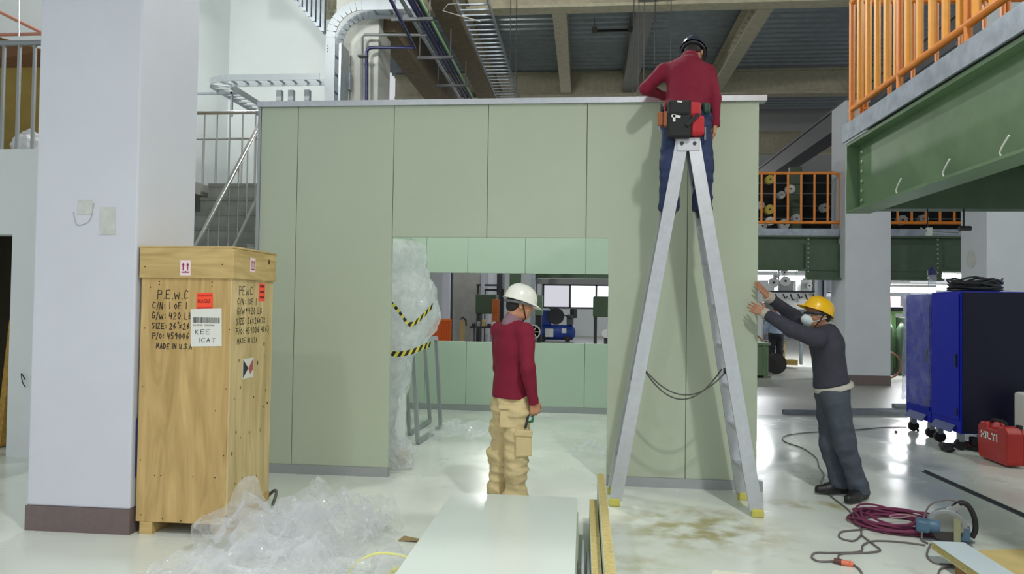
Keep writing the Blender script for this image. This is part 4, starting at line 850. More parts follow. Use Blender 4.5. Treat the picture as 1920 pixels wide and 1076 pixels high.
def handwriting(lines, origin, ux, uz, nn, lh, ch, cw, thick, mat, parent, name='marker_line', seed=1):
    rng = random.Random(seed); ux, uz, nn = V(ux), V(uz), V(nn)
    for li, (txt, dx, sc) in enumerate(lines):
        x = dx; mb = MB()
        for c in txt:
            jy = rng.uniform(-.06, .06) * ch
            for stq in ST[c]:
                pts = [V(origin) + ux * (x + a * cw * 1.05 * sc) + uz * (-li * lh + b * ch * sc + jy) for a, b in stq]
                for p, q in zip(pts[:-1], pts[1:]):
                    d = (q - p).normalized(); s = d.cross(nn) * thick / 2
                    mb.add([p - d * thick * .4 - s, q + d * thick * .4 - s, q + d * thick * .4 + s, p - d * thick * .4 + s], [(0, 1, 2, 3)])
            x += cw * sc * ({'I': .45, ':': .5, '.': .45, ' ': .6, '1': .6, 'W': 1.15, 'M': 1.05, '/': .7, '"': .5}.get(c, .95))
        mb.build(name, mat, parent)['kind'] = 'stuff'
q = W(297, 560, Y=y0)
handwriting([('P.E.W.C', -.005, 1.35), ('C/N: 1 OF 1', -.04, 1), ('G/W: 420 LB', -.042, 1), ('SIZE: 26"X26"', -.04, .9), ('P/O: 459006', -.035, .9), ('MADE IN U.S.A', -.005, .8)], (q.x, y0 - .0012, q.z), (1, 0, 0), (0, 0, 1), (0, -1, 0), .068, .044, .032, .0055, ink, cr)
handwriting([('PEWC', .02, 1.2), ('C/N: 1OF 1', 0, .9), ('G/W: 420 LB', 0, .95), ('SIZE: 26X26X78', -.01, .85), ('P/O: 459006 4863', -.01, .85), ('MADE IN USA', .01, .75)], (x1 + .0012, y0 + .08, q.z + .035), (0, 1, 0), (0, 0, 1), (1, 0, 0), .068, .05, .046, .0055, ink, cr, seed=3)
def sticker(name, x, z, w, h, mat, off=.0015, rot=0, parent=cr, yf=None):
    mb = MB(); c, s = math.cos(rot), math.sin(rot); yy = (y0 if yf is None else yf) - off
    mb.prism([(x + a * c - b * s, z + a * s + b * c) for a, b in ((-w / 2, -h / 2), (w / 2, -h / 2), (w / 2, h / 2), (-w / 2, h / 2))], lambda a, b: (a, yy, b), lambda a, b: (a, yy + off * .8, b)); return mb.build(name, mat, parent)
fluo = M('fluorescent red sticker', (255, 78, 44), .5); paper = M('white paper label', (222, 222, 216), .6); pr_red = M('print dark red', (120, 24, 24), .6); magenta = M('magenta print', (150, 44, 84), .6)
q = W(384, 565, Y=y0); fs_ = sticker('fragile_sticker', q.x, q.z, .115, .115, fluo, .002, .03)
lettering('fragile_text', 'FRAGILE', (q.x - .05, y0 - .003, q.z - .012), (1, 0, .03), (0, 0, 1), .036, pr_red, fs_, squash=.68)
for dz in (.04, -.045): sticker('print_bar', q.x, q.z + dz, .1, .014, M('print red', (196, 50, 36), .6), .0026, .03, fs_)
q = W(387, 614, Y=y0); pl = sticker('paper_label', q.x, q.z, .22, .255, paper, .004, .03)
rg = random.Random(5); mb = MB(); xx = -.095
while xx < .095:
    w_ = rg.choice((.002, .003, .005)); mb.box(q.x + xx, q.x + xx + w_, y0 - .0048, y0 - .0042, q.z + .03, q.z + .068); xx += w_ + rg.choice((.002, .003))
mb.build('barcode', M('print black', (40, 40, 44), .6), pl)
lettering('label_digits', '(00) 0087087   47029207084', (q.x - .095, y0 - .0045, q.z + .012), (1, 0, 0), (0, 0, 1), .013, MATS['print black'], pl)
handwriting([('KEE', 0, 1), ('ICAT', .025, 1)], (q.x - .075, y0 - .0046, q.z - .045), (1, 0, 0), (0, 0, 1), (0, -1, 0), .055, .03, .04, .004, pen, pl, 'pen_writing')
def arrows(parent, origin, ux, nn, name='arrow_print'):
    ux, nn = V(ux), V(nn); uz = V((0, 0, 1)); mb = MB(); o = V(origin)
    P_ = lambda a, b: o + ux * a + uz * b
    for c in (-.016, .016):
        mb.add([P_(c - .004, -.018), P_(c + .004, -.018), P_(c + .004, .018), P_(c - .004, .018)], [(0, 1, 2, 3)]); mb.add([P_(c - .01, .016), P_(c + .01, .016), P_(c, .036)], [(0, 1, 2)])
    mb.add([P_(-.026, -.034), P_(.026, -.034), P_(.026, -.026), P_(-.026, -.026)], [(0, 1, 2, 3)]); return mb.build(name, magenta, parent)
q = W(348, 502, Y=y0 - .016); s_ = sticker('arrow_sticker', q.x, q.z, .075, .105, M('pink white sticker', (238, 214, 220), .5), .0015, 0, cr, y0 - .016); arrows(s_, (q.x, y0 - .019, q.z), (1, 0, 0), (0, -1, 0))
q = W(474, 497, X=x1 + .016); s_ = MB().box(x1 + .016, x1 + .0175, q.y - .04, q.y + .04, q.z - .05, q.z + .05).build('arrow_sticker', MATS['pink white sticker'], cr); arrows(s_, (x1 + .019, q.y, q.z), (0, 1, 0), (1, 0, 0))
q = W(491, 547, X=x1); s_ = MB().box(x1, x1 + .0015, q.y - .055, q.y + .05, q.z - .07, q.z + .06).build('fragile_sticker', fluo, cr)
for k, dz in enumerate((.04, .0, -.04)): MB().box(x1 + .0015, x1 + .0022, q.y - .035, q.y + .035, q.z + dz - .008, q.z + dz + .008).build('print_bar', pr_red, s_)
q = W(465, 690, X=x1); s_ = MB().box(x1, x1 + .0015, q.y - .085, q.y + .085, q.z - .07, q.z + .07).build('warning_sticker', paper, cr)
E_ = lambda a, b: (x1 + .0024, q.y + a, q.z + b)
MB().add([E_(-.08, -.065), E_(-.08, .065), E_(0, 0)], [(0, 1, 2)]).build('print_wedge', M('print black', (40, 40, 44)), s_); MB().add([E_(.0, .0), E_(.08, .065), E_(.08, -.01), E_(.03, -.045)], [(0, 1, 2, 3)]).build('print_wedge', M('dusty red print', (176, 84, 84), .6), s_)
a = W(262, 790, Y=4.9); tag(MB().bar((x0 - .012, 4.82, .38), (x0 - .012, 4.82, .78), .012, .06, up=(0, 1, 0)).build('blue_strap', bluep), 'blue strip tucked between the crate and the pillar', 'strip')
tag(MB().tube(spline([(x1 + .03, 5.42, .02), (x1 + .05, 5.46, .12), (x1 + .02, 5.5, .14), (x1 - .05, 5.52, .08)], 6), .012, 8).build('hose_end', M('grey hose', (90, 92, 94), .5), None, True), 'grey hose end curling out behind the foot of the crate', 'hose')

# ------------------------------------------------------------------ panels stacked in front
pw = M('white coated panel face', (214, 224, 218), .22, var=.02, scale=1.5, spec=.5)
for k in range(5):
    z0 = k * .049; dx = (.012, -.006, .008, -.004, 0)[k]; t = thing('sandwich_panel', 'white topped wall panel on top of the low stack the worker stands behind' if k == 4 else 'wall panel lying in the low stack, ' + ('lowest one on the floor', 'second up from the floor', 'middle one of the stack', 'directly under the topmost panel')[k], 'panel', (-.475, 3.7, z0), 0, 'panels in the low stack')
    X0, X1, Y0, Y1 = -.925 + dx, -.03 + dx, 2.2, 5.25 - abs(dx)
    MB().box(X0, X1, Y0, Y1, z0 + .044, z0 + .046).build('top_skin', pw if k == 4 else panelm, t); MB().box(X0, X1, Y0, Y1, z0 + .0005, z0 + .0025).build('bottom_skin', panelm, t); MB().box(X0 + .002, X1 - .002, Y0 + .002, Y1 - .002, z0 + .0025, z0 + .044).build('core', M('pale core edge', (206, 208, 200), .8), t)
def cutpanel(label, xa, xb, ya, yb, h):
    t = thing('cut_panel', label, 'panel', ((xa + xb) / 2, (ya + yb) / 2, 0)); MB().box(xa + .002, xb - .002, ya, yb, 0, h).build('core', wool, t); MB().box(xa, xa + .002, ya, yb, 0, h).build('skin', panelm, t); MB().box(xb - .002, xb, ya, yb, 0, h).build('skin', panelm, t)
cutpanel('tall cut panel on edge showing its tan wool core, beside the ladder foot', .108, .158, 2.3, 5.32, .4)
cutpanel('shorter cut panel on edge with dark tan core, between stack and tall cut panel', .052, .102, 2.3, 5.0, .3)
for k, (xa, h) in enumerate(((.0, .2), (.03, .16))):
    t = thing('steel_channel', ('thin aluminium channel standing against the panel stack', 'thin aluminium channel next to the shorter cut panel')[k], 'channel', (xa + .01, 3.4, 0)); MB().box(xa, xa + .003, 2.3, 4.45 - k * .1, 0, h).build('web', alum, t); MB().box(xa, xa + .018, 2.3, 4.45 - k * .1, h - .003, h).build('flange', alum, t); MB().box(xa, xa + .018, 2.3, 4.45 - k * .1, 0, .003).build('flange', alum, t)
# right foreground board on blocks, and cardboard
bo = thing('sandwich_panel', 'narrow white topped panel lying on a timber block in front of the circular saw', 'panel', (2.33, 4.5, 0))
Rb = Matrix.Rotation(math.radians(2), 3, 'Z')
MB().box(2.235, 2.435, 3.4, 5.0, .117, .12).build('top_skin', M('pale blue white face', (206, 220, 226), .3), bo); MB().box(2.237, 2.433, 3.402, 4.998, .073, .117).build('core', wool, bo); MB().box(2.235, 2.435, 3.4, 5.0, .07, .073).build('bottom_skin', panelm, bo)
bk = thing('timber_block', 'brown timber block carrying the narrow panel', 'block', (2.33, 4.6, 0)); MB().box(2.26, 2.42, 4.45, 4.75, 0, .07).build('block', M('brown timber', (150, 106, 62), .7, var=.2, scale=12), bk, bevel=.004)
bk = thing('timber_block', 'second timber block carrying the narrow panel', 'block', (2.33, 3.6, 0)); MB().box(2.26, 2.42, 3.5, 3.7, 0, .07).build('block', MATS['brown timber'], bk, bevel=.004)
tag(MB().add([(2.62, 5.22, 0), (3.35, 5.4, 0), (3.2, 4.1, 0), (2.45, 4.1, 0), (2.62, 5.22, .006), (3.35, 5.4, .006), (3.2, 4.1, .006), (2.45, 4.1, .006)], [(3, 2, 1, 0), (4, 5, 6, 7), (0, 1, 5, 4), (1, 2, 6, 5), (2, 3, 7, 6), (3, 0, 4, 7)]).build('cardboard_sheet', M('tan cardboard', (206, 184, 124), .8, var=.08, scale=5)), 'flat tan cardboard sheet on the floor beside the narrow panel', 'cardboard')
a = W(1345, 1072, Z=0); tag(MB().prism([(a.x - .1, a.y - .25), (a.x + .2, a.y - .25), (a.x + .22, a.y - .02), (a.x - .02, a.y + .02)], lambda u, v: (u, v, 0), lambda u, v: (u, v, .004)).build('paper_sheet', M('cream paper', (232, 232, 214), .7)), 'cream paper sheet on the floor in front of the ladder', 'paper')
q = W(768, 1014, Z=0); cs = MB(); Pn = [(-.075, -.02, 0), (.06, -.035, .012), (.075, .02, .004), (-.05, .045, .014)]
o_ = cs.add([(q.x + a, q.y + b, c + .006) for a, b, c in Pn] + [(q.x + a, q.y + b, c) for a, b, c in Pn], [(0, 1, 2, 3), (7, 6, 5, 4), (0, 4, 5, 1), (1, 5, 6, 2), (2, 6, 7, 3), (3, 7, 4, 0)]).build('cardboard_scrap', M('brown cardboard', (150, 130, 92), .85)); tag(o_, 'small brown cardboard scrap on the floor beside the panel stack', 'cardboard')

# ------------------------------------------------------------------ plastic film
def heap(name, label, cx, cy, rx, ry, hgt, seed, mat, nu=110, nv=110, layers=1, group=None):
    rng = np.random.RandomState(seed); u = np.linspace(-1, 1, nu); U, Vv = np.meshgrid(u, u[:nv] if nv == nu else np.linspace(-1, 1, nv), indexing='ij')
    t = thing(name, label, 'plastic film', (cx, cy, 0), 0, group)
    for l in range(layers):
        ang = rng.rand() * 3; sc = 1 - .18 * l; x = U * np.cos(ang) - Vv * np.sin(ang); y = U * np.sin(ang) + Vv * np.cos(ang)
        r = np.sqrt(x ** 2 + y ** 2); base = np.clip(1 - (r / 1.15) ** 2, 0, 1) ** .55 * hgt * (1 - .3 * l)
        P = np.stack([cx + x * rx * sc, cy + y * ry * sc, base], -1).reshape(-1, 3)
        c1 = crumple(P, seed * 7 + l, .11, 2.6, 12, 8, .8, .12); c2 = crumple(P, seed * 7 + l + 50, .09, 3, 12, 6, .8, .12); c3 = crumple(P, seed * 7 + l + 90, .09, 3, 12, 6, .8, .12)
        P[:, 2] += c1 * (.25 + base.ravel() / max(hgt, .01)) + .02; P[:, 0] += c2 * .9; P[:, 1] += c3 * .9
        P[:, 2] = np.where(P[:, 2] < .006, .006 + .004 * np.sin(P[:, 0] * 40), P[:, 2])
        sheet_mesh('film_sheet', P, nu, nv, mat, t, False, True)
    return t
heap('plastic_film', 'large crumpled heap of clear plastic film in front of the crate', -1.7, 4.62, .38, .36, .26, 2, clear_film, layers=3)
heap('plastic_film', 'crumpled clear film lying against the foot of the crate', -2.08, 4.5, .34, .3, .25, 5, clear_film, layers=2)
heap('plastic_film', 'low sprawling clear film in the foreground', -1.85, 4.05, .55, .32, .13, 8, clear_film, layers=2)
heap('plastic_film', 'small tuft of clear film beside the large heap', -1.43, 5.02, .13, .13, .13, 12, clear_film, 70, 70, layers=2)
heap('plastic_film', 'flattened clear film under the yellow strap', -1.06, 4.25, .17, .24, .05, 15, clear_film, 70, 70)
heap('plastic_film', 'clear film scraps strewn before the aluminium frame in the booth', -1.35, 8.55, .48, .18, .05, 21, clear_film, 90, 60)
heap('plastic_film', 'clear film scrap on the booth floor by the opening edge', .1, 7.9, .24, .16, .05, 24, clear_film, 60, 60)
a = [W(*p, Z=z) for p, z in (((655, 1076), .02), ((668, 1055), .1), ((705, 1038), .16), ((745, 1040), .16), ((780, 1052), .12), ((790, 1076), .05))]
tag(MB().tube(spline(a, 6), .007, 6).build('yellow_strap', M('pale yellow strap', (232, 230, 140), .4), None, True), 'pale yellow strapping band arching over the film beside the panel stack', 'strap')
tag(MB().tube(spline([W(730, 1076, Z=.03), W(745, 1066, Z=.05), W(760, 1070, Z=.05), W(775, 1076, Z=.02)], 6), .012, 6).build('yellow_strap', M('bright yellow strap', (226, 218, 90), .4), None, True), 'short bright yellow strap loop lying in the film', 'strap')
# wrapped bundle inside the booth
wbnd = thing('wrapped_bundle', 'tall bundle shrouded in clear film with hazard tape inside the opening', 'bundle', (-1.85, 7.35, 0))
MB().box(-2.2, -1.82, 7.22, 7.48, .1, 2.1).build('load', M('pale load', (232, 236, 238), .6), wbnd); MB().box(-2.25, -1.78, 7.14, 7.54, 0, .1).build('pallet', woodm, wbnd)
wf = film('milky film', (252, 253, 255), .1, .42)
wpf = sorted((W(x, y, Y=7.3).z, W(x, y, Y=7.3).x) for x, y in ((762, 436), (776, 460), (792, 500), (808, 545), (812, 575), (800, 620), (788, 645), (766, 668), (754, 740), (746, 800), (754, 850), (760, 872)))
for k in range(2): wrapped_box(wbnd, -2.3, -1.5, 7.06, 7.6 - .04 * k, 0, 2.22, 31 + k, wf, 'film_wrap', 110, 150, .06 - .01 * k, prof=[(z, x - .03 * k) for z, x in wpf])
lum = MB()
htape = [M('hazard yellow', (226, 216, 90), .5), M('hazard black', (36, 34, 30), .5)]
def hazard(pts, w, parent, n=26, up=V((0, 0, 1))):
    pts = spline(pts, 10); mb = MB(); L_ = [0]
    for a, b in zip(pts[:-1], pts[1:]): L_.append(L_[-1] + (b - a).length)
    step = .035; tot = L_[-1]
    def at(s):
        s = max(0, min(tot - 1e-6, s)); i = max(j for j in range(len(L_) - 1) if L_[j] <= s); return pts[i].lerp(pts[i + 1], (s - L_[i]) / (L_[i + 1] - L_[i]))
    k = 0; s = 0
    while s < tot - step:
        A, B2 = at(s), at(s + step); C, D = at(s + step * .9), at(s + 2 * step * .95)
        mb.add([A - up * w / 2, B2 - up * w / 2, D + up * w / 2, C + up * w / 2], [(0, 1, 2, 3)], k % 2); s += step; k += 1
    o = mb.build('hazard_tape', htape, parent); o.modifiers.new('s', 'SOLIDIFY').thickness = .002; return o
fy = 6.99
hazard([W(725, 560, Y=fy), W(745, 580, Y=fy - .03), W(768, 608, Y=fy - .02), W(790, 595, Y=fy), W(812, 572, Y=fy + .08)], .045, wbnd)
hazard([W(725, 660, Y=fy - .03), W(745, 664, Y=fy - .04), W(770, 660, Y=fy - .04), W(790, 652, Y=fy - .02), W(808, 645, Y=fy + .12)], .05, wbnd)
lump('film_ball', 'ball of crumpled clear film at the foot of the wrapped bundle', 'plastic film', (-1.74, 6.98, .13), (.13, .14, .14), wf, 41, amp=.5)
# aluminium frames leaning
def frame(label, A, B2, C, D, th=.05):
    t = thing('window_frame', label, 'frame', (A + B2) / 2); n = (B2 - A).cross(D - A).normalized()
    for a, b in ((A, B2), (B2, C), (C, D), (D, A)): MB().bar(a, b + (b - a).normalized() * th * .0, th, th * .8, up=n).build('frame_bar', trimg, t)
    return t
A, B2 = W(783, 828, Z=.03), W(826, 800, Z=.03); top = V((-.06, .0, 1.12))
frame('grey aluminium window frame leaning beside the wrapped bundle', A, B2, B2 + V((-.1, .12, 1.12)), A + V((-.1, .12, 1.12)))
A, B2 = W(768, 812, Z=.03), W(806, 788, Z=.03)
frame('second aluminium frame standing behind the leaning one', A, B2, B2 + V((-.12, .14, 1.05)), A + V((-.12, .14, 1.05)))

# ------------------------------------------------------------------ step ladder
ld = thing('step_ladder', 'tall aluminium step ladder straddled by the worker', 'ladder', (.8, 6.1, 0))
apx = W(1289, 264, Y=6.0); ztop = apx.z
fN = {-1: W(1152, 948, Z=0), 1: W(1420, 969, Z=0)}; fFY = {-1: 6.36, 1: 6.33}
rails = {}
for sg in (-1, 1):
    n0 = fN[sg]; top = V((apx.x + sg * .045, 5.98, ztop)); f0 = V((n0.x, fFY[sg], 0)); ft = V((apx.x + sg * .045, 6.15, ztop))
    for nm_, a, b in (('near', n0, top), ('far', f0, ft)):
        rails[(sg, nm_)] = (a, b); mb = MB(); d = (b - a).normalized(); a2 = a + d * .05
        mb.bar(a2, b, .026, .1, up=(sg, 0, 0)) ; mb.bar(a2 + V((-sg * .043, .008 if nm_ == 'near' else -.008, 0)), b + V((-sg * .043, .008 if nm_ == 'near' else -.008, 0)), .03, .012, up=(sg, 0, 0)); mb.bar(a2 + V((sg * .043, .008 if nm_ == 'near' else -.008, 0)), b + V((sg * .043, .008 if nm_ == 'near' else -.008, 0)), .03, .012, up=(sg, 0, 0))
        mb.build('rail', alum, ld)
        MB().box(a.x - .045, a.x + .045, a.y - .03, a.y + .03, 0, .06).build('rubber_foot', M('yellow rubber foot', (196, 190, 96), .7), ld, bevel=.01)
    nr = 9
    for k in range(1, nr):
        f_ = k / nr * .985; a = rails[(sg, 'near')]; b = rails[(sg, 'far')]; p, q = a[0].lerp(a[1], f_), b[0].lerp(b[1], f_)
        MB().bar(p, q, .075, .03).build('rung', alum, ld)
MB().box(apx.x - .09, apx.x + .09, 5.955, 5.985, ztop - .09, ztop + .02).build('hinge_plate', alum, ld, bevel=.006); MB().box(apx.x - .09, apx.x + .09, 6.15, 6.18, ztop - .09, ztop + .02).build('hinge_plate', alum, ld, bevel=.006)
MB().box(apx.x - .1, apx.x + .1, 5.98, 6.16, ztop - .0, ztop + .025).build('top_step', alum, ld, bevel=.006)
for x in (-.05, .05): MB().cyl((apx.x + x, 5.945, ztop - .03), (apx.x + x, 5.96, ztop - .03), .014, n=12).build('rivet', dark, ld)
ropem = M('dark rope', (84, 84, 82), .8)
a, b = W(1207, 690, Y=6.0), W(1362, 696, Y=5.93)
for dy, sag in ((0, .2), (.2, .26)):
    pts = [a.lerp(b, k / 16) + V((0, dy, -sag * (1 - (k / 8 - 1) ** 2))) for k in range(17)]; MB().tube(pts, .006, 6).build('restraint_rope', ropem, ld, True)
for p in (a, b): MB().box(p.x - .018, p.x + .018, p.y - .02, p.y + .03, p.z - .02, p.z + .025).build('rope_bracket', dark, ld)

# ------------------------------------------------------------------ cords, coil, saw
cordm = M('dark cord', (104, 98, 98), .5); maro = M('maroon hose', (116, 50, 82), .5)
g_ = lambda *ps, z=.008: [W(x, y, Z=z) for x, y in ps]
tag(MB().tube(spline(g_((1700, 801), (1660, 801), (1610, 805), (1560, 808), (1500, 812), (1470, 818), (1472, 828), (1505, 840), (1530, 858), (1536, 875), (1545, 890), (1540, 905), (1558, 930), (1590, 955), (1612, 985), (1615, 1003)), 6), .0066, 6).build('power_cord', cordm, None, True), 'grey power cord looping across the floor past the pushing worker', 'cord')
tag(MB().tube(spline(g_((1615, 1003), (1600, 1014), (1575, 1008), (1578, 997), (1610, 993), (1645, 990)), 6), .0066, 6).build('power_cord', cordm, None, True), 'small loop of grey cord beside the maroon coil', 'cord')
tag(MB().tube(spline(g_((1735, 1022), (1690, 1016), (1640, 1014), (1618, 1022), (1612, 1034), (1560, 1036), (1530, 1036), (1522, 1044), (1535, 1052), (1566, 1052)), 6), .0066, 6).build('power_cord', cordm, None, True), 'grey cord running from the saw to the orange plug', 'cord')
tag(MB().tube(spline(g_((1616, 1004), (1640, 1022), (1650, 1032), (1625, 1036), (1578, 1038), (1572, 1046)), 6), .0066, 6).build('power_cord', cordm, None, True), 'grey cord loop ending behind the orange plug', 'cord')
tag(MB().tube(spline(g_((1600, 1058), (1612, 1068), (1618, 1080), (1622, 1095)), 6), .0066, 6).build('power_cord', cordm, None, True), 'grey cord leaving the orange plug toward the photographer', 'cord')
p, q = W(1564, 1051, Z=.018), W(1600, 1058, Z=.018); pg = thing('plug_connector', 'orange glowing plug connector joining the floor cords', 'plug', (p + q) / 2 - V((0, 0, .018)))
MB().cyl(p, p.lerp(q, .4), .018, n=12).build('plug', M('dark red plug', (96, 56, 50), .5), pg, True); MB().cyl(p.lerp(q, .4), q, .017, .014, n=12).build('socket', M('orange clear plastic', (226, 124, 92), .3), pg, True); MB().cyl(p.lerp(q, .78), p.lerp(q, .9), .0175, n=10).build('glow_ring', emit('neon glow', (255, 130, 90), .6), pg)
cc = (W(1612, 985, Z=0) + W(1745, 985, Z=0)) / 2; rg = random.Random(8); rx = .3
cl = MB(); pts = []
for k in range(17 * 26):
    a_ = 2 * math.pi * k / 26; t_ = k / 26; w1_ = .88 + .14 * math.sin(t_ * 2.7) + .04 * math.sin(5 * a_ + t_)
    pts.append((cc.x + rx * w1_ * math.cos(a_) + .02 * math.sin(t_ * 1.9), cc.y + .27 * w1_ * math.sin(a_) + .02 * math.cos(t_ * 2.3), .01 + .055 * t_ / 17 * (1 + .5 * math.sin(a_ * 2 + t_))))
tag(cl.tube(pts, .008, 6).build('hose_coil', maro, None, True), 'coiled maroon air hose lying beside the circular saw', 'hose')
tag(MB().tube(spline([V((cc.x + .1 * math.cos(k * .9) + .05, cc.y + .05 * math.sin(k * 1.1), .07)) for k in range(7)], 6), .006, 6).build('tie_cord', M('pink grey cord', (170, 130, 140), .6), None, True), 'thin pinkish cord lying over the maroon coil', 'cord')
sb = W(1775, 1018, Z=0); sx, sy = sb.x, 5.42
sw = thing('circular_saw', 'blue and grey circular saw standing on its base beside the maroon coil', 'saw', (sx, sy, 0))
p = W(1722, 990, Y=sy); q = W(1752, 1002, Y=sy)
RZ = Matrix.Translation((sx, sy, 0)) @ Matrix.Rotation(math.radians(-22), 4, 'Z')
def SW(mb, nm_, mat, smooth=False, bevel=0):
    mb.v = [tuple(RZ @ V(v)) for v in mb.v]; return mb.build(nm_, mat, sw, smooth, bevel)
sbl = M('saw blue', (72, 104, 128), .45); sgy = M('saw cast metal', (150, 154, 156), .4, .5)
half = lambda r, a0, a1, n=18: [(r * math.cos(a0 + (a1 - a0) * i / n), r * math.sin(a0 + (a1 - a0) * i / n)) for i in range(n + 1)]
SW(MB().prism(half(.125, math.radians(-10), math.radians(190)), lambda a, b: (a + .02, -.03, b + .1), lambda a, b: (a + .02, .03, b + .1)), 'blade_guard', sgy, False, .006)
SW(MB().cyl((.02, -.034, .1), (.02, -.03, .1), .1, n=28), 'blade', M('saw blade steel', (176, 178, 178), .25, .9), True)
SW(MB().prism(half(.1, math.radians(200), math.radians(350), 10), lambda a, b: (a + .02, -.04, b + .1), lambda a, b: (a + .02, .04, b + .1)), 'lower_guard', M('guard dark', (70, 66, 66), .4, .4))
SW(MB().box(-.14, .17, -.07, .07, 0, .006), 'base_plate', sgy); SW(MB().box(.06, .1, -.06, -.035, .0, .17), 'parallel_guide', M('dull olive metal', (150, 150, 120), .5, .3))
SW(MB().lathe([(.001, -.03), (.04, -.03), (.046, -.02), (.048, .04), (.04, .06), (.001, .065)], 20, Matrix.Translation((-.05, -.02, .1)) @ Matrix.Rotation(-math.pi / 2, 4, 'Y')), 'motor', sbl, True)
SW(MB().box(-.17, -.08, -.07, .03, .05, .14), 'motor_housing', sbl, False, .02)
SW(MB().box(.08, .16, -.03, .03, .02, .12), 'side_cover', sbl, False, .01)
SW(MB().tube(spline([(.05, 0, .22), (.09, 0, .27), (.14, 0, .27), (.18, 0, .2), (.19, 0, .11), (.17, 0, .05)], 6), .018, 10), 'handle', black, True)
SW(MB().bar((.02, 0, .2), (.1, 0, .26), .05, .04), 'handle_root', sgy, False, .005)
SW(MB().tube(spline([(.1, 0, .28), (.02, 0, .285), (-.08, -.02, .24), (-.12, -.03, .14), (-.13, -.06, .06), (-.13, -.1, .012), (-.1, -.15, .01)], 6), .007, 6), 'cord', cordm, True)
tag(MB().tube(spline(g_((1745, 1020), (1738, 1040), (1750, 1054), (1775, 1058), (1800, 1060)), 6), .0066, 6).build('power_cord', cordm, None, True), 'grey cord curling under the narrow panel', 'cord')
tag(MB().tube(spline(g_((1790, 1062), (1765, 1066), (1758, 1080), (1752, 1095)), 6), .0066, 6).build('power_cord', cordm, None, True), 'grey cord beside the brown timber block', 'cord')

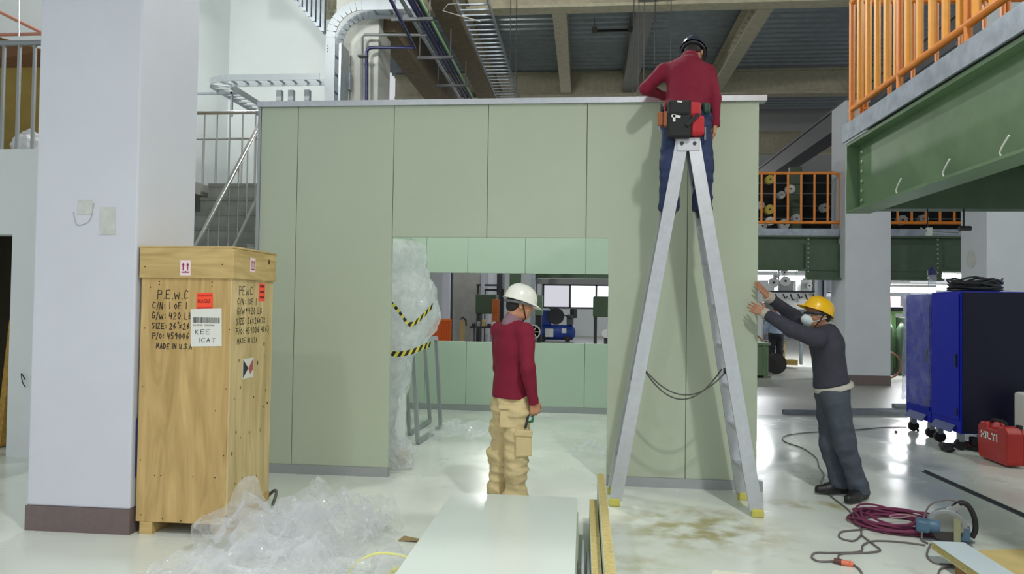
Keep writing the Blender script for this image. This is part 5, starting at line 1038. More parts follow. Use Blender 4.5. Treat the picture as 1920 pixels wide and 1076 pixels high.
# ------------------------------------------------------------------ people: smooth-blended distance fields turned into one surface
def nz(v): v = np.asarray(v, float); return v / np.linalg.norm(v)
def A3(v): return np.array([v[0], v[1], v[2]], float)
class Field:
    def __init__(s): s.p = []
    def cone(s, a, b, ra, rb=None, k=.02, flat=None, op='u'):
        s.p.append(('c', A3(a), A3(b), ra, ra if rb is None else rb, k, flat, op)); return s
    def ell(s, c, r, R=None, k=.02, op='u'):
        s.p.append(('e', A3(c), np.array(r, float), np.eye(3) if R is None else R, k, None, None, op)); return s
    def plane(s, pt, n):
        s.p.append(('p', A3(pt), nz(A3(n)), 0, 0, 0, None, 'p')); return s
    def mesh(s, name, mat, parent, h=.008, cuts=(), disp=None):
        lo = np.full(3, 1e9); hi = -lo; bb = []
        for q in s.p:
            if q[0] == 'p': bb.append((0, 0)); continue
            if q[0] == 'c': m = max(q[3], q[4]) * (1 if q[6] is None else max(1, q[6][1])); l, u = np.minimum(q[1], q[2]) - m, np.maximum(q[1], q[2]) + m
            else: m = q[2].max(); l, u = q[1] - m, q[1] + m
            bb.append((l, u))
            if q[7] == 'u': lo = np.minimum(lo, l); hi = np.maximum(hi, u)
        lo -= 3 * h + .012; hi += 3 * h + .012; n = np.ceil((hi - lo) / h).astype(int) + 1
        D = np.full(n, .5, np.float32); gx = [(lo[i] + h * np.arange(n[i])).astype(np.float32) for i in range(3)]
        for q, (l, u) in zip(s.p, bb):
            if q[0] == 'p':
                D = np.maximum(D, ((gx[0] - q[1][0]) * q[2][0])[:, None, None] + ((gx[1] - q[1][1]) * q[2][1])[None, :, None] + ((gx[2] - q[1][2]) * q[2][2])[None, None, :]).astype(np.float32); continue
            k = q[4] if q[0] == 'e' else q[5]; pad = k + 3 * h
            i0 = np.maximum(0, ((l - pad - lo) / h).astype(int)); i1 = np.minimum(n, ((u + pad - lo) / h).astype(int) + 2)
            sl = tuple(slice(a, b) for a, b in zip(i0, i1)); X, Y, Z = np.meshgrid(*[gx[i][sl[i]] for i in range(3)], indexing='ij')
            if q[0] == 'c':
                a, b = q[1], q[2]; px_, py_, pz_ = X - a[0], Y - a[1], Z - a[2]; ba = b - a
                if q[6] is not None:
                    fn, fq = nz(q[6][0]), q[6][1]; dd = (px_ * fn[0] + py_ * fn[1] + pz_ * fn[2]) * (1 / fq - 1)
                    bd = ba @ fn * (1 / fq - 1); px_ = px_ + dd * fn[0]; py_ = py_ + dd * fn[1]; pz_ = pz_ + dd * fn[2]; ba = ba + bd * fn
                t = np.clip((px_ * ba[0] + py_ * ba[1] + pz_ * ba[2]) / max(1e-9, ba @ ba), 0, 1)
                d = np.sqrt((px_ - t * ba[0]) ** 2 + (py_ - t * ba[1]) ** 2 + (pz_ - t * ba[2]) ** 2) - (q[3] + (q[4] - q[3]) * t)
            else:
                c, r, R = q[1], q[2], q[3]; P0 = [X - c[0], Y - c[1], Z - c[2]]
                l3 = [sum(R[i][j] * P0[j] for j in range(3)) for i in range(3)]
                k0 = np.sqrt(sum((l3[i] / r[i]) ** 2 for i in range(3))); k1 = np.sqrt(sum((l3[i] / r[i] ** 2) ** 2 for i in range(3))) + 1e-9
                d = k0 * (k0 - 1) / k1; d = np.where(k0 < 1e-4, -r.min(), d)
            E = D[sl]
            if q[7] == 'u':
                hh = np.maximum(k - np.abs(E - d), 0) / k; D[sl] = np.minimum(E, d) - hh * hh * k * .25
            else: 
                d = -d; hh = np.maximum(k - np.abs(E - d), 0) / k; D[sl] = np.maximum(E, d) + hh * hh * k * .25
        if disp is not None or cuts:
            I = np.nonzero(np.abs(D) < (.04 if not cuts else 2)); Pq = np.stack([gx[i][I[i]] for i in range(3)], -1); v = D[I]
            if disp is not None: v = v + disp(Pq) * (np.abs(v) < .04)
            for pt, nn in cuts: v = np.maximum(v, (Pq - A3(pt)) @ nz(A3(nn)))
            D[I] = v
        V_, F_ = surface_nets(D); V_ = V_ * h + lo
        me = bpy.data.meshes.new(name); me.vertices.add(len(V_)); me.vertices.foreach_set('co', V_.astype(np.float32).ravel())
        me.loops.add(F_.size); me.loops.foreach_set('vertex_index', F_.ravel().astype(np.int32)); me.polygons.add(len(F_))
        me.polygons.foreach_set('loop_start', np.arange(0, F_.size, 4, dtype=np.int32)); me.update(calc_edges=True); me.validate(); me.shade_smooth()
        return link(name, me, mat, parent)
def surface_nets(D):
    n = np.array(D.shape); S = D < 0; c = n - 1
    cnt = np.zeros(c, np.int8)
    crn = [(i, j, k) for i in (0, 1) for j in (0, 1) for k in (0, 1)]
    for i, j, k in crn: cnt += S[i:i + c[0], j:j + c[1], k:k + c[2]]
    act = (cnt > 0) & (cnt < 8); ids = np.full(c, -1, np.int64); I = np.argwhere(act); ids[act] = np.arange(len(I))
    acc = np.zeros((len(I), 3)); w = np.zeros(len(I)); val = {q: D[I[:, 0] + q[0], I[:, 1] + q[1], I[:, 2] + q[2]] for q in crn}
    for a in crn:
        for ax in range(3):
            if a[ax] == 0:
                b = list(a); b[ax] = 1; b = tuple(b); va, vb = val[a], val[b]; m = (va < 0) != (vb < 0); t = np.where(m, va / np.where(m, va - vb, 1), 0)
                p = np.array(a, float)[None] + 0 * acc; p[:, ax] = t; acc += p * m[:, None]; w += m
    V_ = I + acc / w[:, None]; F = []
    for ax in range(3):
        o = [d for d in range(3) if d != ax]; s0 = [slice(None)] * 3; s1 = [slice(None)] * 3; s0[ax] = slice(0, -1); s1[ax] = slice(1, None)
        A, B = S[tuple(s0)], S[tuple(s1)]; X = np.argwhere(A != B); ok = (X[:, o[0]] > 0) & (X[:, o[1]] > 0) & (X[:, o[0]] < c[o[0]]) & (X[:, o[1]] < c[o[1]]); X = X[ok]
        q = []
        for du, dv in ((-1, -1), (0, -1), (0, 0), (-1, 0)):
            Y = X.copy(); Y[:, o[0]] += du; Y[:, o[1]] += dv; q.append(ids[Y[:, 0], Y[:, 1], Y[:, 2]])
        q = np.stack(q, -1); ins = A[X[:, 0], X[:, 1], X[:, 2]]; flip = ins if ax != 1 else ~ins
        q[~flip] = q[~flip][:, ::-1]; F.append(q)
    return V_, np.concatenate(F)
def wrinkle(seed, amp, fq=14., stretch=(1, 1, 2.2)):
    rng = np.random.RandomState(seed); ks = rng.normal(size=(9, 3)) * np.array(stretch) * fq; ph = rng.rand(9) * 6.28; ks2 = rng.normal(size=(9, 3)) * 7
    def f(P):
        o = np.zeros(len(P))
        for k, p, k2 in zip(ks, ph, ks2): o += np.abs(np.sin(P @ k * .5 + p + 1.3 * np.sin(P @ k2))) - .6
        return o * amp / 4
    return f
def hand(F, wrist, d, n, t, curl=(.5, .5, .5, .5), thumb=.9, sc=1., spread=.12):
    """palm and five fingers; d finger direction, n palm normal, t thumb side"""
    w = A3(wrist); d = nz(d); n = nz(A3(n) - d * (A3(n) @ d)); t = nz(A3(t) - d * (A3(t) @ d) - n * (A3(t) @ n))
    offs = (.031, .0105, -.0105, -.031); ln = (.07, .078, .073, .056)
    for o, l, cu in zip(offs, ln, curl):
        kn = w + d * (.088 - abs(o) * .25) * sc + t * o * sc; F.cone(w + t * o * .45 * sc, kn, .0165 * sc, .0125 * sc, .012)
        dr = nz(d + t * (o / .031) * spread); p = kn; ang = 0
        for q, part in enumerate((.44, .31, .25)):
            ang += cu * (.7, 1.0, .8)[q]; dd = dr * math.cos(ang) + n * math.sin(ang); p2 = p + dd * l * part * sc * 1.05; F.cone(p, p2, (.0095, .0085, .0078)[q] * sc, (.0085, .0078, .007)[q] * sc, .004); p = p2
    b = w + d * .02 * sc + t * .022 * sc; m = b + (d * .55 + t * .75 * thumb + n * .25) * .045 * sc; e = m + nz(d * .9 + t * .35 * thumb + n * .35) * .033 * sc; e2 = e + nz(d + t * .1 + n * .4) * .026 * sc
    F.cone(b, m, .016 * sc, .0125 * sc, .012); F.cone(m, e, .0115 * sc, .0095 * sc, .005); F.cone(e, e2, .0095 * sc, .0075 * sc, .004)
def person(name_label, spec):
    g = {k: (A3(v) if isinstance(v, (Vector, tuple)) and len(v) == 3 and not isinstance(v, str) else v) for k, v in spec.items()}
    feet = (g['ankL'] + g['ankR']) / 2
    root = thing('person', name_label, 'person', (feet[0], feet[1], min(g['ankL'][2], g['ankR'][2]) - .09))
    f, r = nz(g['f']), nz(g['r']); spine = nz(g['neck'] - g['pel']); fs = nz(f - spine * (f @ spine)); RT = np.stack([r, fs, spine])
    hf = nz(g['hf']); hr = nz(g['hr'] - hf * (g['hr'] @ hf)); hu = np.cross(hr, hf); RH = np.stack([hr, hf, hu]); hc = g['head']
    H = lambda a, b, c: hc + hr * a + hf * b + hu * c
    # ---- body
    B = Field()
    B.ell(hc, (.074, .094, .09), RH, .02); B.ell(H(0, .03, -.045), (.06, .062, .082), RH, .03); B.cone(H(-.028, .04, -.095), H(.028, .04, -.095), .03, None, .025); B.ell(H(0, .068, -.105), (.024, .02, .02), RH, .02)
    B.cone(H(0, .09, -.008), H(0, .106, -.045), .007, .012, .01); B.cone(H(-.013, .094, -.05), H(.013, .094, -.05), .008, None, .008); B.ell(H(0, .09, -.078), (.023, .009, .006), RH, .004); B.ell(H(0, .087, -.09), (.019, .009, .006), RH, .004)
    B.cone(H(-.045, .078, .012), H(.045, .078, .012), .009, None, .015)
    for s_ in (-1, 1):
        B.ell(H(s_ * .033, .097, -.014), (.016, .012, .009), RH, .008, 'd'); B.ell(H(s_ * .078, -.008, -.028), (.009, .02, .031), RH, .008); B.ell(H(s_ * .088, .0, -.026), (.006, .011, .018), RH, .006, 'd'); B.ell(H(s_ * .045, .06, -.045), (.022, .022, .022), RH, .02)
    B.cone(H(0, -.025, -.07), g['neck'], .052, .058, .03)
    ch = g['neck'] * .62 + g['pel'] * .38
    sc_ = g.get('girth', 1.)
    B.ell(ch, (.155 * sc_, .1 * sc_, .2), RT, .05); B.ell(g['pel'] * .75 + g['neck'] * .25, (.14 * sc_, .095 * sc_, .17), RT, .05); B.ell(g['pel'], (.14 * sc_, .1 * sc_, .12), RT, .04)
    B.cone(g['shL'], g['shR'], .05, None, .05)
    for s_ in 'LR':
        B.cone(g['sh' + s_], g['el' + s_], .047, .038, .03); B.cone(g['el' + s_], g['wr' + s_], .037, .026, .02); hd, hn, ht, cu, th = g['hand' + s_]; hand(B, g['wr' + s_], hd, hn, ht, cu, th)
        B.cone(g['hip' + s_], g['kn' + s_], .075, .05, .04); B.cone(g['kn' + s_], g['ank' + s_], .05, .036, .02); toe = g['toe' + s_]; B.cone(g['ank' + s_], g['ank' + s_] + A3((0, 0, -.045)), .034, .035, .02); B.cone(g['ank' + s_] + A3((0, 0, -.045)), toe * .85 + g['ank' + s_] * .15, .034, .026, .02)
    B.mesh('body', g['skin'], root, .0068)
    for s_ in (-1, 1):
        e = MB(); e.lathe([(.001, -.011)] + [(.0115 * math.sin(a), -.011 * math.cos(a)) for a in (.5, 1.0, 1.57, 2.1, 2.6)] + [(.001, .011)], 12, Matrix.Translation(H(s_ * .033, .081, -.014))); e.build('eye', whitep, root, True)
        MB().cyl(H(s_ * .033, .0905, -.014), H(s_ * .033, .0935, -.014), .0048, n=10).build('iris', M('dark iris', (40, 28, 22), .3), root)
    # ---- hair (cap below the helmet rim)
    Hh = Field(); Hh.ell(H(0, -.006, .004), (.08, .1, .096), RH, .02); Hh.ell(H(0, -.05, -.045), (.066, .05, .05), RH, .02)
    Hh.mesh('hair', M('black hair', (26, 22, 22), .6, bump=.4, bscale=200), root, .007, [(H(0, .052, 0), hf * 1.0 + hu * -.55), (H(0, 0, -.082), -hu), (H(0, .0, -.02), hf * .75 - hu * .66)])
    # ---- trousers
    T = Field(); T.ell(g['pel'] + A3((0, 0, .0)), (.165 * sc_, .128 * sc_, .13), RT, .04); T.cone(g['hipL'], g['hipR'], .1 * sc_, None, .05)
    tl = g.get('tr', (.1, .083, .074))
    for s_ in 'LR':
        ak = g['ank' + s_] + A3((0, 0, -.035)); T.cone(g['hip' + s_], g['kn' + s_], tl[0], tl[1], .035); T.cone(g['kn' + s_], ak, tl[1], tl[2], .03)
        for q in range(3): T.cone(g['kn' + s_] * (.22 - .09 * q) + ak * (.78 + .09 * q), g['kn' + s_] * (.2 - .09 * q) + ak * (.8 + .09 * q), tl[2] + .006 - .002 * q, None, .02)
    low = min(g['ankL'][2], g['ankR'][2]) - .035
    top = g['pel'] + spine * .1
    tr = T.mesh('trousers', g['trm'], root, .009, [(top, spine)] + [((0, 0, low), (0, 0, -1))], wrinkle(g['seed'], g.get('tw', .014), 16))
    # ---- shirt
    S = Field(); S.ell(ch + spine * .02, (.19 * sc_, .128 * sc_, .2), RT, .06); S.ell(g['pel'] * .72 + g['neck'] * .28, (.168 * sc_, .125 * sc_, .2), RT, .06); S.ell(g['pel'] + spine * .03, (.172 * sc_, .135 * sc_, .13), RT, .05)
    S.cone(g['shL'] * .94 + g['neck'] * .06, g['shR'] * .94 + g['neck'] * .06, .066, None, .05); S.cone(g['neck'] - spine * .06, g['neck'] + spine * .0, .1, .07, .05)
    hem = g.get('hem', g['pel']); S.plane(hem, g['hemn'] if g.get('hemn') is not None else -spine)
    for s_ in 'LR':
        cuff = g['el' + s_] * .1 + g['wr' + s_] * .9; sv = g.get('slv', 1.); S.cone(g['sh' + s_], g['el' + s_], .066 * sv, .053 * sv, .03); S.cone(g['el' + s_], cuff, .053 * sv, .04 * sv, .02)
    S.mesh('shirt', g['shm'], root, .008, (), wrinkle(g['seed'] + 1, .009, 9, (1, 1, 1.4)))
    col_ = Field(); cn = nz(hc - g['neck']); col_.cone(g['neck'] - cn * .01, g['neck'] + cn * .05, .083, .068, .01); col_.mesh('collar', g['colm'], root, .006, [(g['neck'] + cn * .048, cn + fs * .25)])
    for s_ in 'LR':
        d = nz(g['wr' + s_] - g['el' + s_]); c_ = g['el' + s_] * .1 + g['wr' + s_] * .9; MB().tube([c_ - d * .0, c_ + d * .02, c_ + d * .045], [.041 * sv, .041 * sv, .037 * sv], 16).build('cuff', g['cufm'], root, True)
    # ---- shoes
    for s_ in 'LR':
        a = g['ank' + s_]; toe = g['toe' + s_]; d = nz((toe - a) * np.array([1, 1, 0])); z = a[2] - .09; sd_ = np.array([-d[1], d[0], 0.]); Sh = Field(); hl = np.array([a[0], a[1], z]) - d * .045; tp = np.array([a[0], a[1], z]) + d * g.get('sl', .19)
        tl_ = toe[2] - (a[2] - .07); up_ = np.array([0, 0, 1.]) 
        if abs(tl_) > .02: tp = tp + up_ * tl_
        Sh.cone(hl + up_ * .04, tp * .55 + hl * .45 + up_ * .04, .042, .044, .02); Sh.cone(tp * .55 + hl * .45 + up_ * .035, tp + up_ * .034 - d * .03, .045, .037, .03); Sh.cone(hl + up_ * .06, a + up_ * -.0, .043, .044, .03); Sh.cone(a + d * .02, tp * .6 + hl * .4 + up_ * .05, .036, .034, .03)
        nb = nz(np.cross(sd_, tp - hl)) ; nb = nb if nb[2] < 0 else -nb
        sh = Sh.mesh('shoe', g['shoe'], root, .007, [(hl + up_ * .004, nb)])
        So = Field(); So.cone(hl + up_ * .014, tp * .55 + hl * .45 + up_ * .014, .041, .046, .02, (up_, .32)); So.cone(tp * .55 + hl * .45 + up_ * .014, tp + up_ * .014 - d * .03, .047, .039, .02, (up_, .32)); So.mesh('sole', black, root, .007, [(hl + up_ * .0015, nb)])
    # ---- helmet
    if g.get('helm') is not None:
        ht = g.get('htilt', 0.); hf2 = nz(hf * math.cos(ht) - hu * math.sin(ht)); hu2 = np.cross(hr, hf2); o = hc + hu * .015
        mb = MB(); n = 40; m = 14; rings = []
        for i in range(m + 1):
            th = (math.pi / 2) * i / m
            for j in range(n):
                a = 2 * math.pi * j / n; c, s_ = math.cos(a), math.sin(a); rad = math.cos(th) ** .8; ridge = .006 * max(0, 1 - (abs(c) * math.cos(th)) / .22) * (math.sin(th) > .25)
                rings.append(o + hr * (.112 * c * rad) + hf2 * ((.132 if s_ > 0 else .128) * s_ * rad) + hu2 * (.118 * math.sin(th) + ridge))
        fs_ = [(i * n + j, i * n + (j + 1) % n, (i + 1) * n + (j + 1) % n, (i + 1) * n + j) for i in range(m) for j in range(n)]
        base = len(rings)
        for j in range(n):   # brim
            a = 2 * math.pi * j / n; c, s_ = math.cos(a), math.sin(a); ext = .01 + .045 * max(0, s_) ** 2
            rings.append(o + hr * ((.112 + ext * .55) * c) + hf2 * (((.132 if s_ > 0 else .128) + ext) * s_) + hu2 * (-.012 - .012 * max(0, s_) ** 2))
        fs_ += [(base + j, base + (j + 1) % n, (j + 1) % n, j) for j in range(n)]
        mb.add(rings, fs_); hm = mb.build('hard_hat', g['helm'], root, True); sm = hm.modifiers.new('s', 'SOLIDIFY'); sm.thickness = .004
        mb = MB(); mb.tube([o + hr * (.098 * math.cos(a)) + hf * (.114 * math.sin(a)) - hu * .022 for a in [2 * math.pi * j / 28 for j in range(28)]], .011, 6, True); mb.build('headband', g.get('bandm', dark), hm)
        for s_ in (-1, 1): MB().tube([H(s_ * .086, -.01, .0), H(s_ * .08, .02, -.06), H(s_ * .05, .05, -.115), H(0, .05, -.14)], .005, 6).build('chin_strap', black, hm)
        g['hm'] = hm; g['HM'] = (o, hr, hf2, hu2)
    g['root'] = root; g['H'] = H; return g
skinA = M('skin', (196, 140, 108), .5, var=.05, scale=12); skinB = M('tanned skin', (176, 124, 96), .5, var=.05, scale=12)
crim = M('crimson knit shirt', (122, 10, 44), .85, var=.06, scale=25, bump=.25, bscale=160)
denim = M('dark blue jeans', (44, 56, 92), .85, var=.15, scale=30, bump=.3, bscale=200); khaki = M('khaki cotton', (206, 188, 142), .85, var=.07, scale=14, bump=.3, bscale=120)
slate = M('slate grey jacket', (58, 58, 70), .85, var=.12, scale=10, bump=.3, bscale=80); slatet = M('dusty slate trousers', (70, 78, 90), .85, var=.2, scale=9, bump=.3, bscale=80)
shoeb = M('black leather shoe', (30, 30, 32), .45)

# worker with the white hard hat, behind the panel stack
YA = 5.58; fA = (.74, .67, 0); rA = (.67, -.74, 0); rv = V(rA); fv = V(fA)
nkA = W(962, 604, Y=YA); plA = W(958, 752, Y=YA); shc = W(960, 622, Y=YA)
def foot(d, ankle): return V((ankle.x + d[0] * .15, ankle.y + d[1] * .15, ankle.z - .07))
aL, aR = W(934, 941, Y=YA + .1), W(966, 946, Y=YA - .05); aL.z = aR.z = .095
gA = person('worker in crimson shirt and white hard hat standing behind the panel stack', dict(
    f=fA, r=rA, hf=(.9, .36, -.16), hr=(.36, -.93, 0), head=W(975, 566, Y=YA), neck=nkA, pel=plA, shL=shc - rv * .17, shR=shc + rv * .17,
    elR=W(990, 690, Y=YA - .2), wrR=W(1000, 752, Y=YA - .14), elL=W(937, 690, Y=YA + .2), wrL=W(960, 745, Y=YA + .3),
    handR=((.2, .25, -1), (-.5, .8, .1), (.8, .5, -.1), (.75, .8, .8, .8), .8), handL=((.3, .2, -1), (.5, -.8, 0), (.8, .5, 0), (.5, .55, .6, .6), .8),
    hipL=plA - rv * .085 - V((0, 0, .06)), hipR=plA + rv * .085 - V((0, 0, .06)), knL=W(938, 852, Y=YA + .1), knR=W(969, 855, Y=YA - .06),
    ankL=aL, ankR=aR, toeL=foot(fA, aL), toeR=foot((.9, .4), aR), seed=1, skin=skinA, shm=crim, colm=M('grey mauve collar', (136, 108, 118), .8), cufm=crim, trm=khaki, shoe=shoeb,
    helm=M('white hard hat shell', (236, 236, 228), .25), bandm=M('grey band', (110, 110, 112), .6), htilt=.12, tr=(.103, .09, .086), tw=.032, hem=plA + V((0, 0, .03)), girth=.97))
def patch(nm_, c, ux, uz, w, h, d, mat, parent, bevel=.006):
    """a flat cloth or leather pocket: small thick quad box in the frame ux, uz"""
    ux, uz = V(ux).normalized(), V(uz).normalized(); un = ux.cross(uz).normalized(); uz = un.cross(ux); mb = MB()
    vs = [V(c) + ux * (a * w / 2) + uz * (b * h / 2) + un * (e * d / 2) for a in (-1, 1) for b in (-1, 1) for e in (-1, 1)]
    mb.add(vs, [(0, 1, 3, 2), (4, 6, 7, 5), (0, 4, 5, 1), (2, 3, 7, 6), (0, 2, 6, 4), (1, 5, 7, 3)]); return mb.build(nm_, mat, parent, bevel=bevel)
ro = gA['root']; tA = next(c for c in ro.children if c.name.startswith('trousers'))
patch('pocket_flap', W(952, 764, Y=YA - .15), (1, -.1, -.04), (0, 0.1, 1), .14, .035, .012, khaki, tA)
patch('rear_pocket', W(953, 785, Y=YA - .145), (1, -.1, -.02), (0, 0.08, 1), .125, .13, .01, khaki, tA, .004)
patch('cargo_pocket', W(982, 832, Y=YA - .14), (1, .5, 0), (0, 0, 1), .13, .19, .03, khaki, tA, .012)
patch('cargo_flap', W(982, 812, Y=YA - .15), (1, .5, -.15), (0, 0, 1), .14, .05, .03, khaki, tA, .01)
patch('strap_tab', W(988, 790, Y=YA - .13), (.2, .1, 1), (1, .4, 0), .1, .02, .012, dark, tA)
o, hr_, hf_, hu_ = gA['HM']; hm = gA['hm']
def on_helmet(az, el, r=1.01): 
    c, s_ = math.cos(az), math.sin(az); rad = math.cos(el) ** .8; return V(o + hr_ * .112 * c * rad * r + hf_ * .13 * s_ * rad * r + hu_ * .118 * math.sin(el) * r)
for nm_, a0, a1, e0, e1, mt in (('sticker', 4.2, 4.75, .06, .32, M('faded lime sticker', (208, 212, 140), .5)), ('logo_mark', 4.55, 4.85, .36, .46, M('dark print', (50, 46, 40), .5))):
    mb = MB(); n = 6; mb.add([on_helmet(a0 + (a1 - a0) * i / n, e0 + (e1 - e0) * j / 3, 1.035) for i in range(n + 1) for j in range(4)], [(i * 4 + j, i * 4 + j + 1, (i + 1) * 4 + j + 1, (i + 1) * 4 + j) for i in range(n) for j in range(3)]); mb.build(nm_, mt, hm, True)
tp_ = thing('tape_measure', 'green tape measure held in the hand of the white hatted worker', 'tape measure', W(993, 790, Y=YA - .15)); c_ = W(992, 783, Y=YA - .1)
MB().box(c_.x - .04, c_.x + .035, c_.y - .02, c_.y + .02, c_.z - .035, c_.z + .035).build('case', M('green plastic', (30, 110, 76), .4), tp_, bevel=.012); MB().cyl((c_.x, c_.y - .024, c_.z), (c_.x, c_.y - .02, c_.z), .02, n=14).build('badge', M('pale badge', (190, 200, 190), .5), tp_); MB().tube([c_ + V((-.03, 0, .03)), c_ + V((-.03, .01, .1)), c_ + V((-.035, .02, .16))], .004, 6).build('lanyard', dark, tp_)

# worker on the step ladder
YB_ = 6.1
pB, nB = W(1287, 212, Y=YB_), W(1293, 112, Y=6.36)
aL, aR = W(1254, 388, Y=6.12), W(1316, 388, Y=6.12)
gB = person('worker in crimson shirt and navy hard hat straddling the step ladder', dict(
    f=(.03, 1, 0), r=(1, 0, 0), hf=(.25, .82, -.52), hr=(.95, -.28, 0), head=W(1300, 97, Y=6.46), neck=nB, pel=pB, shL=W(1242, 136, Y=6.32), shR=W(1329, 138, Y=6.28),
    elL=W(1211, 166, Y=6.27), wrL=W(1244, 180, Y=6.52), elR=W(1340, 185, Y=6.16), wrR=W(1341, 232, Y=6.12),
    handL=((1, .35, -.1), (0, .2, -1), (.3, -1, 0), (.3, .35, .35, .4), .8), handR=((-.05, .1, -1), (-1, .2, 0), (0, 1, 0), (.55, .6, .65, .7), .7),
    hipL=pB + V((-.1, 0, -.06)), hipR=pB + V((.1, 0, -.06)), knL=W(1256, 312, Y=6.07), knR=W(1319, 312, Y=6.07), ankL=aL, ankR=aR, toeL=foot((-.15, .98), aL), toeR=foot((.15, .98), aR),
    seed=5, skin=skinA, shm=crim, colm=crim, cufm=crim, trm=denim, shoe=shoeb, helm=M('navy hard hat shell', (28, 32, 58), .25), tr=(.098, .083, .076), hem=W(1287, 198, Y=YB_), hemn=(0, .25, -1), girth=1.05))
rB = gB['root']; blk = M('black nylon', (24, 24, 28), .7); lea = M('tan leather', (150, 86, 48), .6); rdc = M('red pouch fabric', (178, 30, 42), .6)
bz = W(1287, 205, Y=YB_); mb = MB(); mb.tube([(bz.x + .19 * math.cos(a), bz.y + .015 + .15 * math.sin(a), bz.z) for a in [2 * math.pi * k / 28 for k in range(28)]], .022, 8, True)
belt = mb.build('tool_belt', blk, rB, True)
def pouch(nm_, x, y, w, h, Y, d, mat, rz=0, bev=.02):
    c = W(x, y, Y=Y); R = Matrix.Rotation(rz, 3, 'Z'); return MB().box(c.x - w / 2, c.x + w / 2, Y - d / 2, Y + d / 2, c.z - h / 2, c.z + h / 2, rot=R).build(nm_, mat, belt, bevel=bev)
pouch('pouch', 1273, 224, .19, .3, 5.93, .08, blk); pouch('pouch_flap', 1273, 202, .17, .12, 5.9, .05, blk); pouch('pouch', 1306, 236, .115, .17, 5.95, .09, rdc, .3, .03); pouch('pouch', 1301, 206, .11, .12, 5.94, .08, rdc, .2, .025)
MB().bar(W(1287, 235, Y=5.88), W(1310, 214, Y=5.89), .03, .012, up=(0, 1, 0)).build('pouch_strap', blk, belt)
pouch('tape_roll', 1322, 204, .06, .09, 6.0, .08, M('dark green roll', (24, 66, 54), .5), .4); pouch('holster', 1239, 224, .045, .11, 5.97, .07, lea, -.3, .01); pouch('holster', 1250, 224, .05, .12, 5.95, .07, lea, -.2, .01)
MB().bar(W(1259, 217, Y=5.885), W(1276, 219, Y=5.885), .008, .02, up=(0, 0, 1)).build('cross_bar', whitep, belt); MB().bar(W(1264, 207, Y=5.885), W(1264, 228, Y=5.885), .02, .008, up=(0, 1, 0)).build('cross_bar', whitep, belt); MB().bar(W(1270, 190, Y=5.872), W(1279, 191, Y=5.872), .008, .012, up=(0, 0, 1)).build('white_tag', whitep, belt)
for x, m_, y0_, y1_ in ((1240, dark, 195, 220), (1247, M('red handle', (150, 30, 40), .5), 190, 222), (1252, dark, 196, 250), (1237, galv, 215, 246), (1322, galv, 238, 262)): MB().cyl(W(x, y0_, Y=5.96), W(x, y1_, Y=5.96), .008, n=8).build('tool_handle', m_, belt)

# worker pushing the partition panel
YC = 6.5; pC, nC = W(1560, 730, Y=YC), W(1545, 607, Y=YC)
aL, aR = W(1614, 912, Y=6.44), W(1577, 905, Y=6.62); aL.z = .1; aR.z = .1
gC = person('worker in slate jacket, yellow hard hat and mask pushing the panel edge', dict(
    f=(-1, -.05, 0), r=(-.05, 1, 0), hf=(-.97, -.16, .03), hr=(-.16, .99, 0), head=W(1535, 586, Y=6.46), neck=nC, pel=pC, shL=W(1532, 634, Y=6.33), shR=W(1529, 626, Y=6.66),
    elL=W(1484, 618, Y=6.28), wrL=W(1435, 588, Y=6.45), elR=W(1487, 592, Y=6.72), wrR=W(1440, 556, Y=6.56),
    handL=((-.85, .35, .45), (-.15, 1, 0), (.4, 0, 1), (.12, .1, .12, .25), 1.1), handR=((-.62, .1, .8), (-.6, .6, -.3), (.7, .1, .6), (.12, .12, .15, .2), .9),
    hipL=pC + V((.0, -.09, -.06)), hipR=pC + V((0, .09, -.06)), knL=W(1584, 832, Y=6.42), knR=W(1557, 832, Y=6.6), ankL=aL, ankR=aR, toeL=foot((-.75, -.66), aL), toeR=foot((-1, -.05), aR),
    seed=9, skin=skinB, shm=slate, colm=M('pale inner collar', (170, 168, 160), .8), cufm=M('pale knit cuff', (184, 176, 164), .8), trm=slatet, shoe=shoeb, helm=M('yellow hard hat shell', (238, 186, 26), .3), htilt=-.38, slv=1.22, sl=.215, girth=1.06, tr=(.105, .092, .07), hem=W(1562, 720, Y=YC), hemn=(.26, 0, -1)))
rC = gC['root']; Hc = gC['H']; mk = Field(); hf_ = nz(A3((-.97, -.16, .03))); hr_ = nz(A3((-.16, .99, 0)) - hf_ * (A3((-.16, .99, 0)) @ hf_)); RHc = np.stack([hr_, hf_, np.cross(hr_, hf_)])
mk.ell(Hc(0, .085, -.068), (.052, .05, .052), RHc, .02); mk.cone(Hc(0, .1, -.03), Hc(0, .12, -.06), .02, .03, .03)
mm = mk.mesh('face_mask', M('pale blue mask', (206, 220, 222), .6), rC, .006)
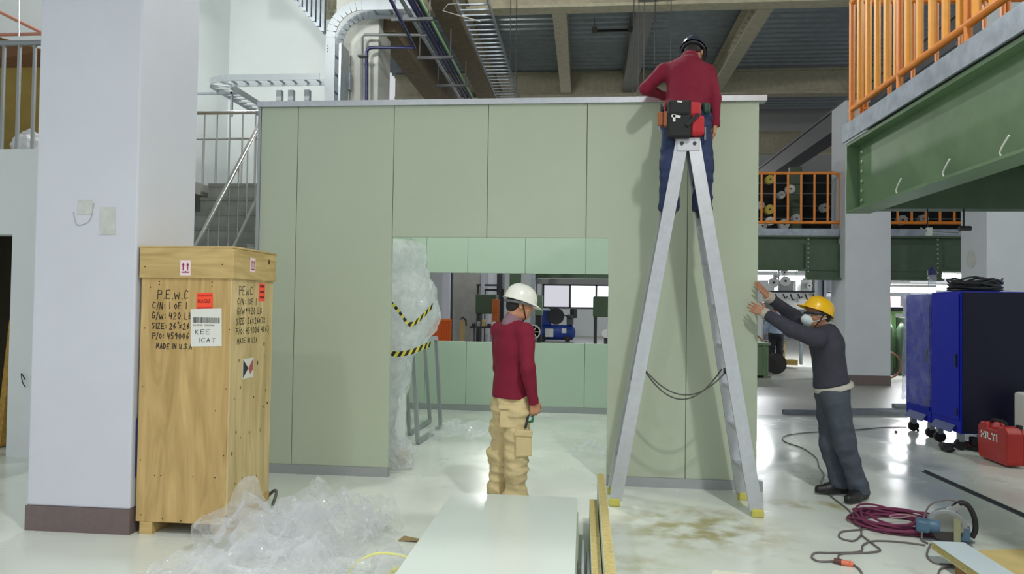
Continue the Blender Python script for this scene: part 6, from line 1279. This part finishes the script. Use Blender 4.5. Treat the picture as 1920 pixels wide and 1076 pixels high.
for z in (-.04, -.085): MB().tube([Hc(-.05, .08, z), Hc(-.079, .02, z * .7), Hc(-.083, -.03, z * .5)], .003, 6).build('mask_strap', whitep, mm); MB().tube([Hc(.05, .08, z), Hc(.079, .02, z * .7), Hc(.083, -.03, z * .5)], .003, 6).build('mask_strap', whitep, mm)
hb_ = Field(); hb_.cone(W(1562, 722, Y=YC), W(1562, 730, Y=YC), .15, None, .02, ((1, 0, 0), .9)); 
sp_ = nz(A3(nC) - A3(pC)); RTc = np.stack([A3((-.05, 1, 0)), A3((-1, -.05, 0)), A3((0, 0, 1))]); hb_ = Field(); hb_.ell(W(1563, 727, Y=YC), (.19, .16, .14), RTc, .02)
hb_.mesh('shirt_tail', M('pale shirt tail', (190, 186, 176), .8), rC, .008, [(W(1562, 720, Y=YC), (-.26, 0, 1)), (W(1562, 730, Y=YC), (.26, 0, -1))])

# figure in the machine hall
YD = 19.3; bx0 = W(1457, 700, Z=0); xD = W(1455, 650, Y=YD).x
mk_ = lambda dx, dy, z: V((xD + dx, YD + dy, z))
gD = person('distant person in pale blue shirt and dark trousers behind the cable drum', dict(
    f=(0, 1, 0), r=(1, 0, 0), hf=(0, .95, -.2), hr=(1, 0, 0), head=mk_(0, .04, 1.6), neck=mk_(0, 0, 1.42), pel=mk_(0, 0, .95), shL=mk_(-.18, 0, 1.38), shR=mk_(.18, 0, 1.38),
    elL=mk_(-.24, .02, 1.1), wrL=mk_(-.2, .2, .95), elR=mk_(.24, .02, 1.1), wrR=mk_(.2, .2, .95), handL=((.2, .9, -.2), (0, 0, -1), (1, 0, 0), (.4, .4, .4, .4), .8), handR=((-.2, .9, -.2), (0, 0, -1), (-1, 0, 0), (.4, .4, .4, .4), .8),
    hipL=mk_(-.09, 0, .88), hipR=mk_(.09, 0, .88), knL=mk_(-.1, .02, .5), knR=mk_(.1, .0, .5), ankL=mk_(-.11, 0, .095), ankR=mk_(.11, 0, .095), toeL=mk_(-.12, .15, .025), toeR=mk_(.12, .15, .025),
    seed=13, skin=skinB, shm=M('pale blue shirt', (168, 186, 214), .8), colm=MATS['pale blue shirt'], cufm=MATS['pale blue shirt'], trm=M('black trousers', (28, 28, 34), .8), shoe=shoeb, helm=None))
